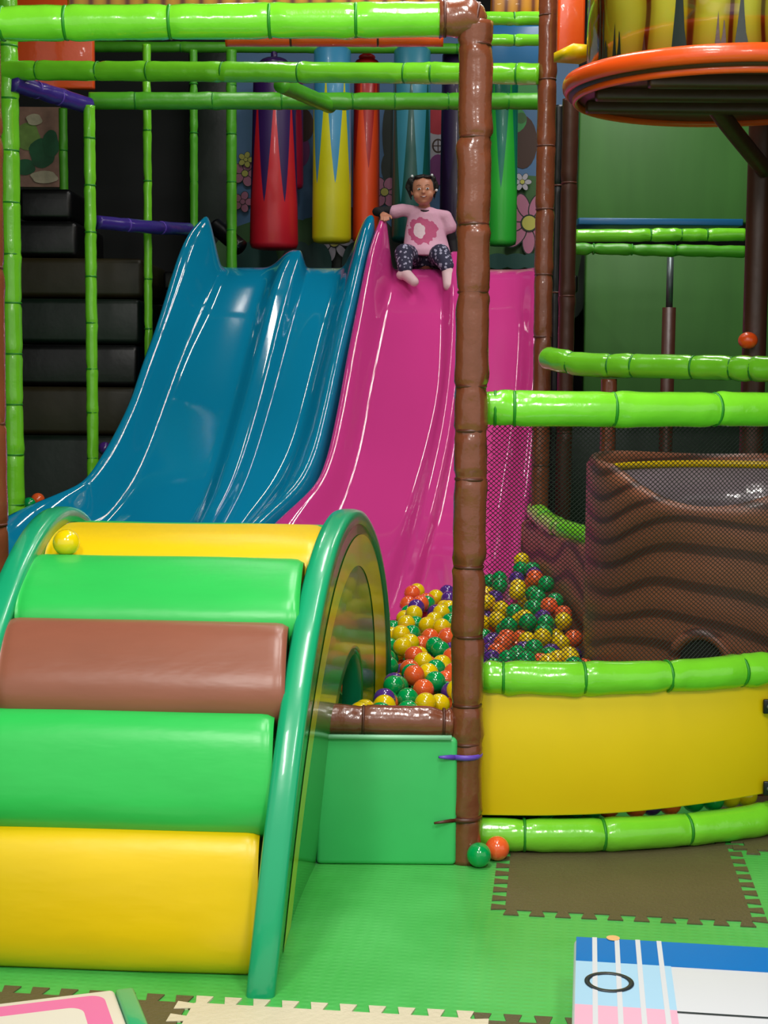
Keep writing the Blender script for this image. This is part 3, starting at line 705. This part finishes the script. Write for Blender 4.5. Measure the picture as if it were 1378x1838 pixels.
# ------------------------------------------------------------ foam tiles on the floor
def tile(corner, wu, wv, m, label, al=.115, dz=.0, tooth=.042, pu=9, pv=9, th=.004, flip=1):
    u = Vector((math.cos(al), -math.sin(al), 0)); w = Vector((math.sin(al), math.cos(al), 0)); pts = []
    def edge(a, b, out, n):
        d = (b-a)/n
        for i in range(n):
            s = a+d*i
            if i % 2 == 0: pts.extend([s+d*.12-out*tooth*.0, s-d*.10+out*tooth, s+d*1.10+out*tooth, s+d*.88])
            else: pts.extend([s+d*.12, s+d*.5-out*tooth*.0, s+d*.88])
    c = Vector(corner); c.z = 0
    A, B, D, E = c, c+u*wu, c+u*wu+w*wv, c+w*wv
    edge(A, B, -w, pu); edge(B, D, u, pv); edge(D, E, w, pu); edge(E, A, -u, pv)
    n = len(pts); V = [p+Vector((0, 0, th+dz)) for p in pts]+[p+Vector((0, 0, .0002)) for p in pts]
    Fc = [tuple(range(n))]+[(i, i+n, (i+1) % n+n, (i+1) % n) for i in range(n)]
    tag(ob('foam_floor_tile', V, Fc, m, None, False), label, 'floor tile', 'interlocking foam floor tiles')
a = Pz(906, 1634, 0); b = Pz(1350, 1652, 0); wu = (b-a).length
tile(a, wu, .72, 'tile_brown', 'brown jigsaw-edged foam tile in front of the yellow panel', pu=19, pv=19)
u = Vector((math.cos(.115), -math.sin(.115), 0)); w_ = Vector((math.sin(.115), math.cos(.115), 0))
tile(a+u*(wu+.06)+w_*.67, wu, .72, 'tile_brown', 'brown jigsaw-edged foam tile at the right edge below the green tube', pu=19, pv=19, th=.007)
e = Pz(350, 1800, 0)
tile(e-w_*.72, .70, .71, 'cream', 'cream jigsaw-edged foam tile at the bottom of the photo', pu=19, pv=19, th=.0055)
tile(e-w_*.72-u*.735, .72, .71, 'tile_brown', 'brown jigsaw-edged foam tile at bottom left behind the pink edged pad', pu=19, pv=19)
tile(e-w_*.72+u*.705, .72, .71, 'tile_brown', 'brown jigsaw-edged foam tile at the bottom beside the striped blue pad', pu=19, pv=19, th=.003)

# ------------------------------------------------------------ low pads in the foreground
def flatpoly(pts, z, m, parent, name, lab=None, th=.0012):
    n = len(pts); V = [Vector((p[0], p[1], z)) for p in pts]+[Vector((p[0], p[1], z+th)) for p in pts]
    o = ob(name, V, [tuple(range(n-1, -1, -1)), tuple(range(n, 2*n))]+[(i, (i+1) % n, (i+1) % n+n, i+n) for i in range(n)], m, parent, False)
    if lab: o['label'] = lab
    return o
zt = .16
def T(px, py, z=zt): return Pz(px, py, z)
tl = T(1030, 1680); tr = T(1378, 1688); ux = Vector((1, -.135, 0)).normalized()
al = math.atan2(ux.y, ux.x); uy = Vector((-ux.y, ux.x, 0))
def L2(a, b): p = tl+ux*a-uy*b; return (p.x, p.y)
pad = empty('striped_pad', (tl.x+.4, tl.y-.4, 0), 'low foam pad at bottom right with blue band, white stripes and a black ring', 'pad')
cc = tl+ux*.40-uy*.36; v, f = box((cc.x, cc.y, zt/2), (.80, .72, zt), al); bev(ob('foam_block', v, f, 'pad_white', pad), .018, 4)
def rect(a0, a1, b0, b1, m, name, k=1): return flatpoly([L2(a0, b1), L2(a1, b1), L2(a1, b0), L2(a0, b0)], zt+.0003*k, m, pad, name)
dB = (T(1040, 1724)-tl).length*.95; sc_ = lambda px: (px-1030)/ (1378-1030)*(tr-tl).length
rect(.006, .78, .008, .165, 'pad_blue', 'blue_band')
rect(.006, .235, .165, .42, 'pad_light_blue', 'light_blue_field'); rect(.006, .235, .42, .70, 'pad_light_pink', 'pink_field')
for x in (.052, .108, .160, .213): rect(x-.006, x+.006, .008, .70, 'pad_white', 'white_stripe', 6)
rect(.235, .78, .428, .433, 'ring_black', 'thin_line', 6)
ctr = T(1093, 1765); V, Fc = [], []
for i in range(40):
    t = 2*PI*i/40
    for (ra, dz) in ((.058, 0), (.046, 0), (.046, .0015), (.058, .0015)): p = ctr+ux*ra*math.cos(t)+uy*ra*math.sin(t)*1.0; V.append(Vector((p.x, p.y, zt+.003+dz)))
for i in range(40):
    for k in range(4): Fc.append((i*4+k, i*4+(k+1) % 4, ((i+1) % 40)*4+(k+1) % 4, ((i+1) % 40)*4+k))
ob('printed_ring', V, Fc, 'ring_black', pad)
c2 = T(1100, 1686); flatpoly([(c2.x+.017*math.cos(2*PI*i/20), c2.y+.017*math.sin(2*PI*i/20)) for i in range(20)], zt+.003, 'pad_peach', pad, 'printed_dot')
# left pad
z2 = .14
pr = Pz(205, 1774, z2); pl = Pz(-60, 1806, z2); pf = Pz(245, 1850, z2)
ux2 = (pr-pl).normalized(); uy2 = Vector((-ux2.y, ux2.x, 0)); al2 = math.atan2(ux2.y, ux2.x)
pad2 = empty('pink_edged_pad', (pr.x-.3, pr.y-.2, 0), 'low foam pad at bottom left with pink band, cream top and teal side', 'pad')
cc = pr-ux2*.28-uy2*.22; v, f = box((cc.x, cc.y, z2/2), (.56, .44, z2), al2); bev(ob('foam_block', v, f, 'pad_cream', pad2), .012, 3)
def L3(a, b): p = pr-ux2*a-uy2*b; return (p.x, p.y)
def arcrect(m, name, i0, z, th=.0012):
    pts = []; r = .035
    for k in range(7): t = PI/2*k/6; pts.append(L3(i0+r-r*math.sin(t), i0+r-r*math.cos(t)))
    pts = pts[::-1] if False else pts
    q = [L3(.55, i0)]+pts+[L3(i0, .43), L3(.55, .43)]
    flatpoly(q[::-1], z, m, pad2, name)
arcrect('pad_pink', 'pink_band', .030, z2+.0005); arcrect('pad_cream', 'cream_field', .085, z2+.0012)
cc = pr+ux2*.024-uy2*.22; v, f = box((cc.x, cc.y, z2/2-.001), (.045, .445, z2-.002), al2); bev(ob('teal_side', v, f, 'teal_vinyl', pad2), .008, 3)

# ------------------------------------------------------------ the child
def caps(a, b, ra, rb, n=14):
    a, b = Vector(a), Vector(b); d = (b-a); L = max(d.length, 1e-6); t = d/L
    path, rad = [], []
    for k in range(5): q = PI/2*k/4; path.append(a-t*ra*math.cos(q)); rad.append(max(.0006, ra*math.sin(q)))
    path.append(a+d*.33); rad.append(ra+(rb-ra)*.33); path.append(a+d*.66); rad.append(ra+(rb-ra)*.66)
    for k in range(5): q = PI/2*k/4; path.append(b+t*rb*math.sin(q)); rad.append(max(.0006, rb*math.cos(q)))
    return sweep(path, rad, n)
def chain(pts, rs): return [caps(a, b, ra, rb) for a, b, ra, rb in zip(pts, pts[1:], rs, rs[1:])]
def blob(name, prims, m, parent, vox=.006, it=3):
    o = ob(name, *join(prims), m, parent); k = o.modifiers.new('r', 'REMESH'); k.mode = 'VOXEL'; k.voxel_size = vox; k.use_smooth_shade = True
    if it: k = o.modifiers.new('s', 'SMOOTH'); k.iterations = it; k.factor = .5
    return o
kid = empty('person', P(760, 474, 9.72), 'small child in pink shirt and spotted leggings sitting atop the pink slide', 'person')
HY = 9.62                              # head distance
hd = P(759, 341, HY)
headR = Matrix.Rotation(-.06, 3, 'Y') @ Matrix.Rotation(.10, 3, 'X')
def hp(x, y, z): return hd+headR @ Vector((x, y, z))     # local: -y is the front of the face
neck = P(762, 372, 9.68); chest = P(762, 405, 9.72); belly = P(763, 445, 9.74); pelv = P(764, 466, 9.76)
shL = P(722, 377, 9.69); elL = P(676, 380, 9.70); haL = P(688, 385, 9.57)
shR = P(800, 389, 9.69); elR = P(812, 432, 9.72); haR = P(818, 470, 9.68)
hipL = P(742, 462, 9.74); knL = P(725, 455, 9.50); anL = P(727, 486, 9.42); toL = P(743, 506, 9.34)
hipR = P(785, 462, 9.74); knR = P(790, 456, 9.50); anR = P(804, 482, 9.42); toR = P(805, 513, 9.36)
def E(c, s, R=headR): return sphere(c, 1, 20, 14, s, R)
prims = [E(hd+Vector((0, .008, .010)), (.070, .080, .084)), E(hp(0, -.012, -.026), (.064, .062, .070)), E(hp(0, -.045, -.068), (.026, .022, .020)),
         E(hp(-.034, -.044, -.032), (.029, .024, .026)), E(hp(.034, -.044, -.032), (.029, .024, .026)), E(hp(0, -.075, -.016), (.0125, .013, .011)), E(hp(0, -.070, .004), (.007, .010, .018)),
         E(hp(-.008, -.070, -.019), (.007, .008, .006)), E(hp(.008, -.070, -.019), (.007, .008, .006)), E(hp(0, -.066, -.040), (.022, .010, .007)), E(hp(0, -.064, -.050), (.018, .010, .006)),
         E(hp(-.068, .006, -.008), (.009, .016, .022)), E(hp(.068, .006, -.008), (.009, .016, .022))]
prims += chain([hp(0, .01, -.05), neck, chest, belly, pelv], [.036, .036, .075, .078, .075])
prims += [caps(shL, shR, .036, .036)]
prims += chain([shL, elL, haL], [.030, .023, .017]); prims += chain([shR, elR, haR], [.030, .023, .017])
prims += chain([hipL, knL, anL], [.052, .040, .026]); prims += chain([hipR, knR, anR], [.052, .040, .026])
prims += chain([anL+Vector((0, .02, -.01)), toL], [.026, .020]); prims += chain([anR+Vector((0, .02, -.01)), toR], [.026, .020])
def hand(w, fwd, side, down, s=1, q=1.3):
    fwd, side, down = fwd*q, side*q, down*q; out = [E(w+fwd*.020, (.027, .026, .017), Matrix.Identity(3))]
    for i, (o_, l) in enumerate(((-.018, .026), (-.006, .031), (.006, .029), (.017, .022))):
        a = w+fwd*.034+side*o_; b = a+fwd*l*.55+down*.006; c = b+fwd*l*.25+down*l*.6
        out += [caps(a, b, .0080, .0074, 8), caps(b, c, .0074, .0064, 8)]
    a = w+fwd*.012-side*.020*s; b = a+fwd*.016-side*.012*s+down*.006; out += [caps(a, b, .0085, .0078, 8), caps(b, b+fwd*.012+down*.008, .0078, .0066, 8)]
    return out
prims += hand(haL, Vector((.15, -.9, -.2)).normalized(), Vector((1, .15, 0)).normalized(), Vector((0, -.25, -1)).normalized(), -1)
prims += hand(haR, Vector((.1, -.6, -.7)).normalized(), Vector((1, .1, 0)).normalized(), Vector((0, -.5, -.8)).normalized(), 1)
body = blob('body', prims, 'skin', kid, .0045, 2)
for s in (-1, 1):
    o = ob('eye', *E(hp(s*.026, -.0665, .006), (.0105, .006, .0065)), 'white', kid); ob('pupil', *E(hp(s*.026, -.0718, .006), (.0052, .003, .0055)), 'eye', o)
    v, f = sweep([hp(s*.014, -.072, .027), hp(s*.027, -.072, .031), hp(s*.042, -.062, .026)], [.001, .0018, .001], 6); ob('eyebrow', v, f, 'hair', kid)
v, f = sweep([hp(x, -.0765+abs(x)*.22, -.043+abs(x)*.22) for x in (-.021, -.014, -.007, 0, .007, .014, .021)], [.001, .003, .0042, .0045, .0042, .003, .001], 8); o = ob('mouth', v, f, 'lips', kid)
v, f = sweep([hp(x, -.0800+abs(x)*.2, -.0425+abs(x)*.2) for x in (-.012, 0, .012)], [.001, .0022, .001], 6); ob('teeth', v, f, 'white', o)
# hair: cap over the skull, two puffs with beads, parting
hp_ = [E(hd+Vector((0, .028, .020)), (.074, .080, .082)), E(hp(-.064, .006, .012), (.012, .026, .04)), E(hp(.064, .006, .012), (.012, .026, .04)), E(hp(-.022, -.020, .080), (.034, .034, .014)), E(hp(.026, -.020, .079), (.034, .034, .013)),
       E(hp(-.070, .02, .058), (.026, .026, .026)), E(hp(.062, .02, .066), (.024, .026, .024)), E(hp(0, .05, -.03), (.06, .04, .06))]
for (x, z, dz) in ((-.080, .040, -.075), (-.090, .050, -.055), (-.074, .030, -.085), (.072, .05, -.080), (.082, .045, -.06), (.066, .03, -.09)):
    hp_ += chain([hp(x, .02, z), hp(x*1.12, .022, z+dz*.5), hp(x*1.04, .024, z+dz)], [.013, .012, .005])
blob('hair', hp_, 'hair', kid, .006, 2)
for (x, z) in ((-.064, .088), (.060, .088), (.084, -.006)): ob('hair_bead', *sphere(hp(x, -.012, z), .0085, 12, 8), 'white', kid)
# clothes
def shirt_mat():
    m = mat('shirt', (226, 168, 196), .75, .3, 40); nt = m.node_tree; b = nt.nodes['Principled BSDF']; L = nt.links.new; tc = nt.nodes['Texture Coordinate']
    def patch(cx, cz, rx, rz, prev, c, soft):
        mp = nt.nodes.new('ShaderNodeMapping'); mp.inputs['Location'].default_value = (-cx/rx, 0, -cz/rz); mp.inputs['Scale'].default_value = (1/rx, 0.0, 1/rz); L(tc.outputs['Object'], mp.inputs['Vector'])
        nz = nt.nodes.new('ShaderNodeTexNoise'); nz.inputs['Scale'].default_value = 22; L(tc.outputs['Object'], nz.inputs['Vector'])
        ln = nt.nodes.new('ShaderNodeVectorMath'); ln.operation = 'LENGTH'; L(mp.outputs[0], ln.inputs[0])
        ad = nt.nodes.new('ShaderNodeMath'); ad.operation = 'ADD'; L(ln.outputs['Value'], ad.inputs[0]); L(nz.outputs['Fac'], ad.inputs[1])
        lt = nt.nodes.new('ShaderNodeMath'); lt.operation = 'LESS_THAN'; L(ad.outputs[0], lt.inputs[0]); lt.inputs[1].default_value = 1.5
        mx = nt.nodes.new('ShaderNodeMix'); mx.data_type = 'RGBA'; L(lt.outputs[0], mx.inputs[0])
        if isinstance(prev, tuple): mx.inputs[6].default_value = prev
        else: L(prev, mx.inputs[6])
        mx.inputs[7].default_value = col(*c); return mx.outputs[2]
    o = patch(.0, .15, .095, .085, col(228, 172, 198), (196, 84, 128), 1)
    o = patch(-.022, .155, .036, .045, o, (232, 204, 214), 1)
    L(o, b.inputs['Base Color']); return m
M['shirt'] = shirt_mat()
def legg_mat():
    m = mat('leggings', (44, 42, 66), .8); nt = m.node_tree; b = nt.nodes['Principled BSDF']; L = nt.links.new; tc = nt.nodes['Texture Coordinate']
    v = nt.nodes.new('ShaderNodeTexVoronoi'); v.inputs['Scale'].default_value = 42; L(tc.outputs['Object'], v.inputs['Vector'])
    lt = nt.nodes.new('ShaderNodeMath'); lt.operation = 'LESS_THAN'; L(v.outputs['Distance'], lt.inputs[0]); lt.inputs[1].default_value = .36
    mx = nt.nodes.new('ShaderNodeMix'); mx.data_type = 'RGBA'; L(lt.outputs[0], mx.inputs[0]); mx.inputs[6].default_value = col(46, 44, 70); mx.inputs[7].default_value = col(168, 164, 190)
    L(mx.outputs[2], b.inputs['Base Color']); return m
M['leggings'] = legg_mat()
slL = shL.lerp(elL, .30); slR = shR.lerp(elR, .42)
I3 = Matrix.Identity(3)
def loft(secs, n=36):
    V, Fc = [], []
    for (c, rx, ry) in secs:
        for k in range(n):
            a = 2*PI*k/n; fold = 1+.025*math.sin(5*a+c.z*9)*max(0, 1-(c.z-secs[-1][0].z)/.2)
            V.append(Vector((c.x+rx*fold*math.cos(a), c.y+ry*fold*math.sin(a), c.z)))
    for i in range(len(secs)-1):
        for k in range(n): Fc.append((i*n+k, i*n+(k+1) % n, (i+1)*n+(k+1) % n, (i+1)*n+k))
    return V, Fc+[tuple(range(n)), tuple(range(len(V)-1, len(V)-n-1, -1))]
sh = blob('shirt', [loft([(P(762, 372, 9.69), .045, .04), (P(762, 376, 9.69), .085, .05), (P(762, 384, 9.69), .105, .066), (P(763, 398, 9.70), .118, .078), (P(763, 416, 9.70), .128, .090), (P(764, 434, 9.70), .140, .104), (P(765, 450, 9.69), .150, .122), (P(765, 460, 9.69), .148, .122)])]+[caps(shL, shR, .040, .040)]+chain([shL, slL+Vector((0, 0, -.008))], [.041, .043])+chain([shR, slR], [.040, .052]), 'shirt', kid, .006, 5)
blob('sleeve', chain([shL, elL, haL.lerp(elL, .12)], [.033, .029, .022]), 'sleeve', kid, .005, 2)
blob('sleeve', chain([shR, elR, haR.lerp(elR, .1)], [.034, .029, .022]), 'sleeve', kid, .005, 2)
blob('leggings', [caps(hipL, hipR, .070, .070)]+chain([hipL, knL, anL.lerp(knL, .12)], [.074, .062, .046])+chain([hipR, knR, anR.lerp(knR, .12)], [.074, .064, .046]), 'leggings', kid, .006, 8)
blob('sock', chain([anL.lerp(knL, .1), anL+Vector((-.004, .012, -.014)), toL], [.034, .040, .030])+[E(anL+Vector((-.02, .01, -.026)), (.036, .036, .03), Matrix.Identity(3))], 'sock', kid, .005, 3)
blob('sock', chain([anR.lerp(knR, .1), anR+Vector((0, .012, -.014)), toR], [.034, .040, .034])+[E(anR+Vector((.004, -.01, -.05)), (.038, .034, .066), Matrix.Identity(3))], 'sock', kid, .005, 3)

v, f = ring(P(762, 377, 9.675), Vector((0, -.35, 1)), .044, .006, 28, 8); ob('collar', v, f, 'sleeve', kid)

# ------------------------------------------------------------ balls
BR = .040; BM = {}
for c in ('green', 'yellow', 'orange', 'purple'):
    v, f = sphere((0, 0, 0), BR, 24, 16); me = bpy.data.meshes.new('ball_'+c); me.from_pydata(v, [], f); me.materials.append(M['ball_'+c])
    me.polygons.foreach_set('use_smooth', [True]*len(me.polygons)); BM[c] = me
def ball(c, p, label, group=None):
    o = bpy.data.objects.new('ball', BM[c]); C.objects.link(o); o.location = p; o.rotation_euler = (random.random()*6, random.random()*6, 0)
    return tag(o, label, 'ball', group)
# slide floor heights, for balls that lie against the slides
def slide_z(x, y):
    z = 0
    for rows in (rb, rp_):
        if y < rows[-1][0].y or y > rows[0][0].y: continue
        k = min(range(len(rows)), key=lambda i: abs(rows[i][5].y-y)); r = rows[k]
        if r[2].x-.03 <= x <= r[-3].x+.03:
            for p, q in zip(r[2:-2], r[3:-2]):
                if p.x <= x <= q.x: z = max(z, p.z, q.z)
            z = max(z, min(p.z for p in r[3:-3]))
    return z
def level(x, y):
    l = .395+.045*noise.noise(Vector((x*3, y*2.2, 1)))+.05*max(0, min(1, (y-6.0)/1.5))
    if x > .45: l += .20*max(0, min(1, (y-6.2)/1.3))*max(0, min(1, (x-.45)/.25))
    return l
D = 2*BR*.985; grid = {}; balls = []
def put(x, y, z): balls.append((x, y, z)); grid.setdefault((int(x/D), int(y/D)), []).append(len(balls)-1)
rnd = random.Random(11); tries = 0
lowline = [(P(*p).x, P(*p).y) for p in pts] if False else None
lw = [(P(a, b, c).y, P(a, b, c).x) for a, b, c in ((1060, 986, 6.5), (1020, 972, 6.8), (985, 956, 7.15), (957, 940, 7.5), (936, 934, 7.75))]
lw.sort()
while tries < 9000:
    tries += 1
    Y = 4.97+rnd.random()*2.95; X = rnd.uniform(620-689, (1048 if Y < 5.6 else 1070)-689)*Y/F
    if Y < 5.85 and X < pX(Y, .4)+BR+.004: continue
    if (Vector((X, Y, 0))-Vector((sc.x, sc.y, 0))).length < SR+BR+.005: continue
    if Y > 6.45 and X > lerp(lw, Y)-BR-.01: continue
    lv = level(X, Y); base = lv-.15; s = slide_z(X, Y)
    if s > lv+.01 or (s > 0 and Y > 7.65): continue
    if s > 0: base = max(base, s+.004)
    z = base+BR*.2+BR; gx, gy = int(X/D), int(Y/D)
    for i in range(gx-2, gx+3):
        for j in range(gy-2, gy+3):
            for k in grid.get((i, j), ()):
                bx_, by_, bz_ = balls[k]; d2 = (bx_-X)**2+(by_-Y)**2
                if d2 < D*D: z = max(z, bz_+math.sqrt(D*D-d2))
    if z > lv+.05*rnd.random()+.012: continue
    put(X, Y, z)
# rank by how large each shows
order = sorted(range(len(balls)), key=lambda i: balls[i][1]); zb = {}
for i in order:
    x, y, d = proj(balls[i]); r = BR*F/d/3; cx, cy = x/3, y/3
    for a in range(int(cx-r), int(cx+r)+1):
        for b in range(int(cy-r), int(cy+r)+1):
            if (a-cx)**2+(b-cy)**2 <= r*r and (a, b) not in zb and not (272 < a < 289): zb[(a, b)] = i
cnt = {}
for i in zb.values(): cnt[i] = cnt.get(i, 0)+1
rank = sorted(cnt, key=lambda i: -cnt[i]); top_ = set(rank[:290])
print('BALLS', len(balls), 'seen', len(cnt))
cols = ['green', 'yellow', 'orange', 'purple']; wts = [.30, .28, .24, .18]
stuffV, stuffF, stuffM = [], [], []
for i, (x, y, z) in enumerate(balls):
    c = rnd.choices(cols, wts)[0]
    if i in top_:
        px_ = proj((x, y, z))[0]
        if px_ < 838: lab, g = 'glossy %s plastic ball in the pit between the climber and the middle post' % c, '%s balls in the pit left of the middle post' % c
        else: lab, g = 'glossy %s plastic ball in the pit behind the black net' % c, '%s balls in the pit behind the net' % c
        ball(c, (x, y, z), lab, g)
    else:
        v, f = sphere((x, y, z), BR, 14, 9); n = len(stuffV); stuffV += v; stuffF += [tuple(k+n for k in q) for q in f]; stuffM += [cols.index(c)]*len(f)
tag(ob('ball_pit_filling', stuffV, stuffF, ['ball_'+c for c in cols], None, True, stuffM), 'mass of coloured plastic balls deeper in the ball pit', 'balls', None, 'stuff')
# pit base under the balls
V, Fc = [], []; nx_, ny_ = 16, 36
for j in range(ny_+1):
    for i in range(nx_+1):
        Y = 5.02+1.9*j/ny_; xa = pX(min(Y, 5.9), .2)+.02; xb = .78; X = xa+(xb-xa)*i/nx_; V.append(Vector((X, Y, min(level(X, Y)-.155, .34))))
for j in range(ny_):
    for i in range(nx_): a = j*(nx_+1)+i; Fc.append((a, a+1, a+nx_+2, a+nx_+1))
n = len(V)
o = ob('pit_cushion', V, Fc, 'dark_green'); k = o.modifiers.new('s', 'SOLIDIFY'); k.thickness = .1; k.offset = -1
tag(o, 'dark green padded base under the balls in the pit', 'cushion')
# single balls
ball('green', Pz(859, 1556, 0)+Vector((0, 0, BR)), 'green plastic ball on the floor at the foot of the middle post')
ball('orange', Vector((P(893, 1530, 4.78).x, 4.80, BR)), 'orange plastic ball on the floor just right of the green one')

q = P(119, 974, 4.455); ball('yellow', q, 'yellow plastic ball caught between two rolls of the foam climber')
q = P(188, 805, 8.95); ball('purple', q, 'purple plastic ball between slim green post and edge of blue slide')
ball('green', P(52, 905, 8.6), 'green plastic ball peeking over the lower left edge of the blue slide'); ball('orange', P(68, 897, 8.7), 'orange plastic ball peeking over the lower left edge of the blue slide')
for i, (px_, c) in enumerate(((985, 'green'), (1040, 'green'), (1068, 'green'), (1100, 'orange'), (1150, 'orange'), (1180, 'purple'), (1215, 'orange'), (1262, 'green'), (1300, 'green'), (1335, 'yellow'), (1368, 'yellow'))):
    x = (px_-689)/F*5.1; ball(c, (x, fy(x)+.115+.01*(i % 2), BR+.075), '%s plastic ball showing through the gap under the yellow panel' % c, '%s balls in the gap under the yellow panel' % c)

# ------------------------------------------------------------ lamps
def lamp(x, y, z, sx, sy, power, name, rz=0):
    r = empty('ceiling_light', (x, y, z), name, 'ceiling light'); r.rotation_euler = (0, 0, rz)
    v, f = box((x, y, z+.03), (sx+.06, sy+.06, .05)); ob('housing', v, f, 'white', r, False)
    l = bpy.data.lights.new('light', 'AREA'); l.shape = 'RECTANGLE'; l.size = sx; l.size_y = sy; l.energy = power; l.color = (1, .97, .93)
    o = bpy.data.objects.new('lamp_tube', l); C.objects.link(o); o.parent = r; o.location = (0, 0, -.012)
lamp(-1.0, .6, 4.0, .4, 1.6, 112, 'long ceiling light over the viewer at left')
lamp(1.2, .6, 4.0, .4, 1.6, 112, 'long ceiling light over the viewer at right')
lamp(.1, 3.1, 4.4, .3, 1.5, 70, 'long ceiling light above the foreground')
lamp(.7, 4.9, 4.5, .2, 1.4, 45, 'long ceiling light above the front of the ball pit')
lamp(.1, 6.6, 4.6, .10, 1.3, 30, 'long ceiling light above the ball pit, in front of the slides')
lamp(1.35, 8.3, 4.7, .06, 2.4, 34, 'slim ceiling light running along above the slides, inner of two')
lamp(1.8, 8.3, 4.7, .06, 2.4, 30, 'slim ceiling light running along above the slides, outer of two')
lamp(-.9, 8.6, 4.7, .06, 1.6, 16, 'slim ceiling light above the blue slide')
wd = bpy.data.worlds.new('World'); bpy.context.scene.world = wd; wd.use_nodes = True
wd.node_tree.nodes['Background'].inputs[0].default_value = (1, .98, .96, 1); wd.node_tree.nodes['Background'].inputs[1].default_value = .75

# ------------------------------------------------------------ camera
cam = bpy.data.cameras.new('Camera'); co = bpy.data.objects.new('Camera', cam); C.objects.link(co)
cam.sensor_fit = 'VERTICAL'; cam.sensor_height = 24; cam.lens = F/H*24; cam.clip_start = .05
co.matrix_world = CM
sc_ne = bpy.context.scene; sc_ne.camera = co
vs = sc_ne.view_settings; vs.view_transform = 'Standard'; vs.look = 'None'; vs.exposure = .0; vs.gamma = 1; vs.use_curve_mapping = False
for o in bpy.data.objects:
    if '_w' in o: del o['_w']
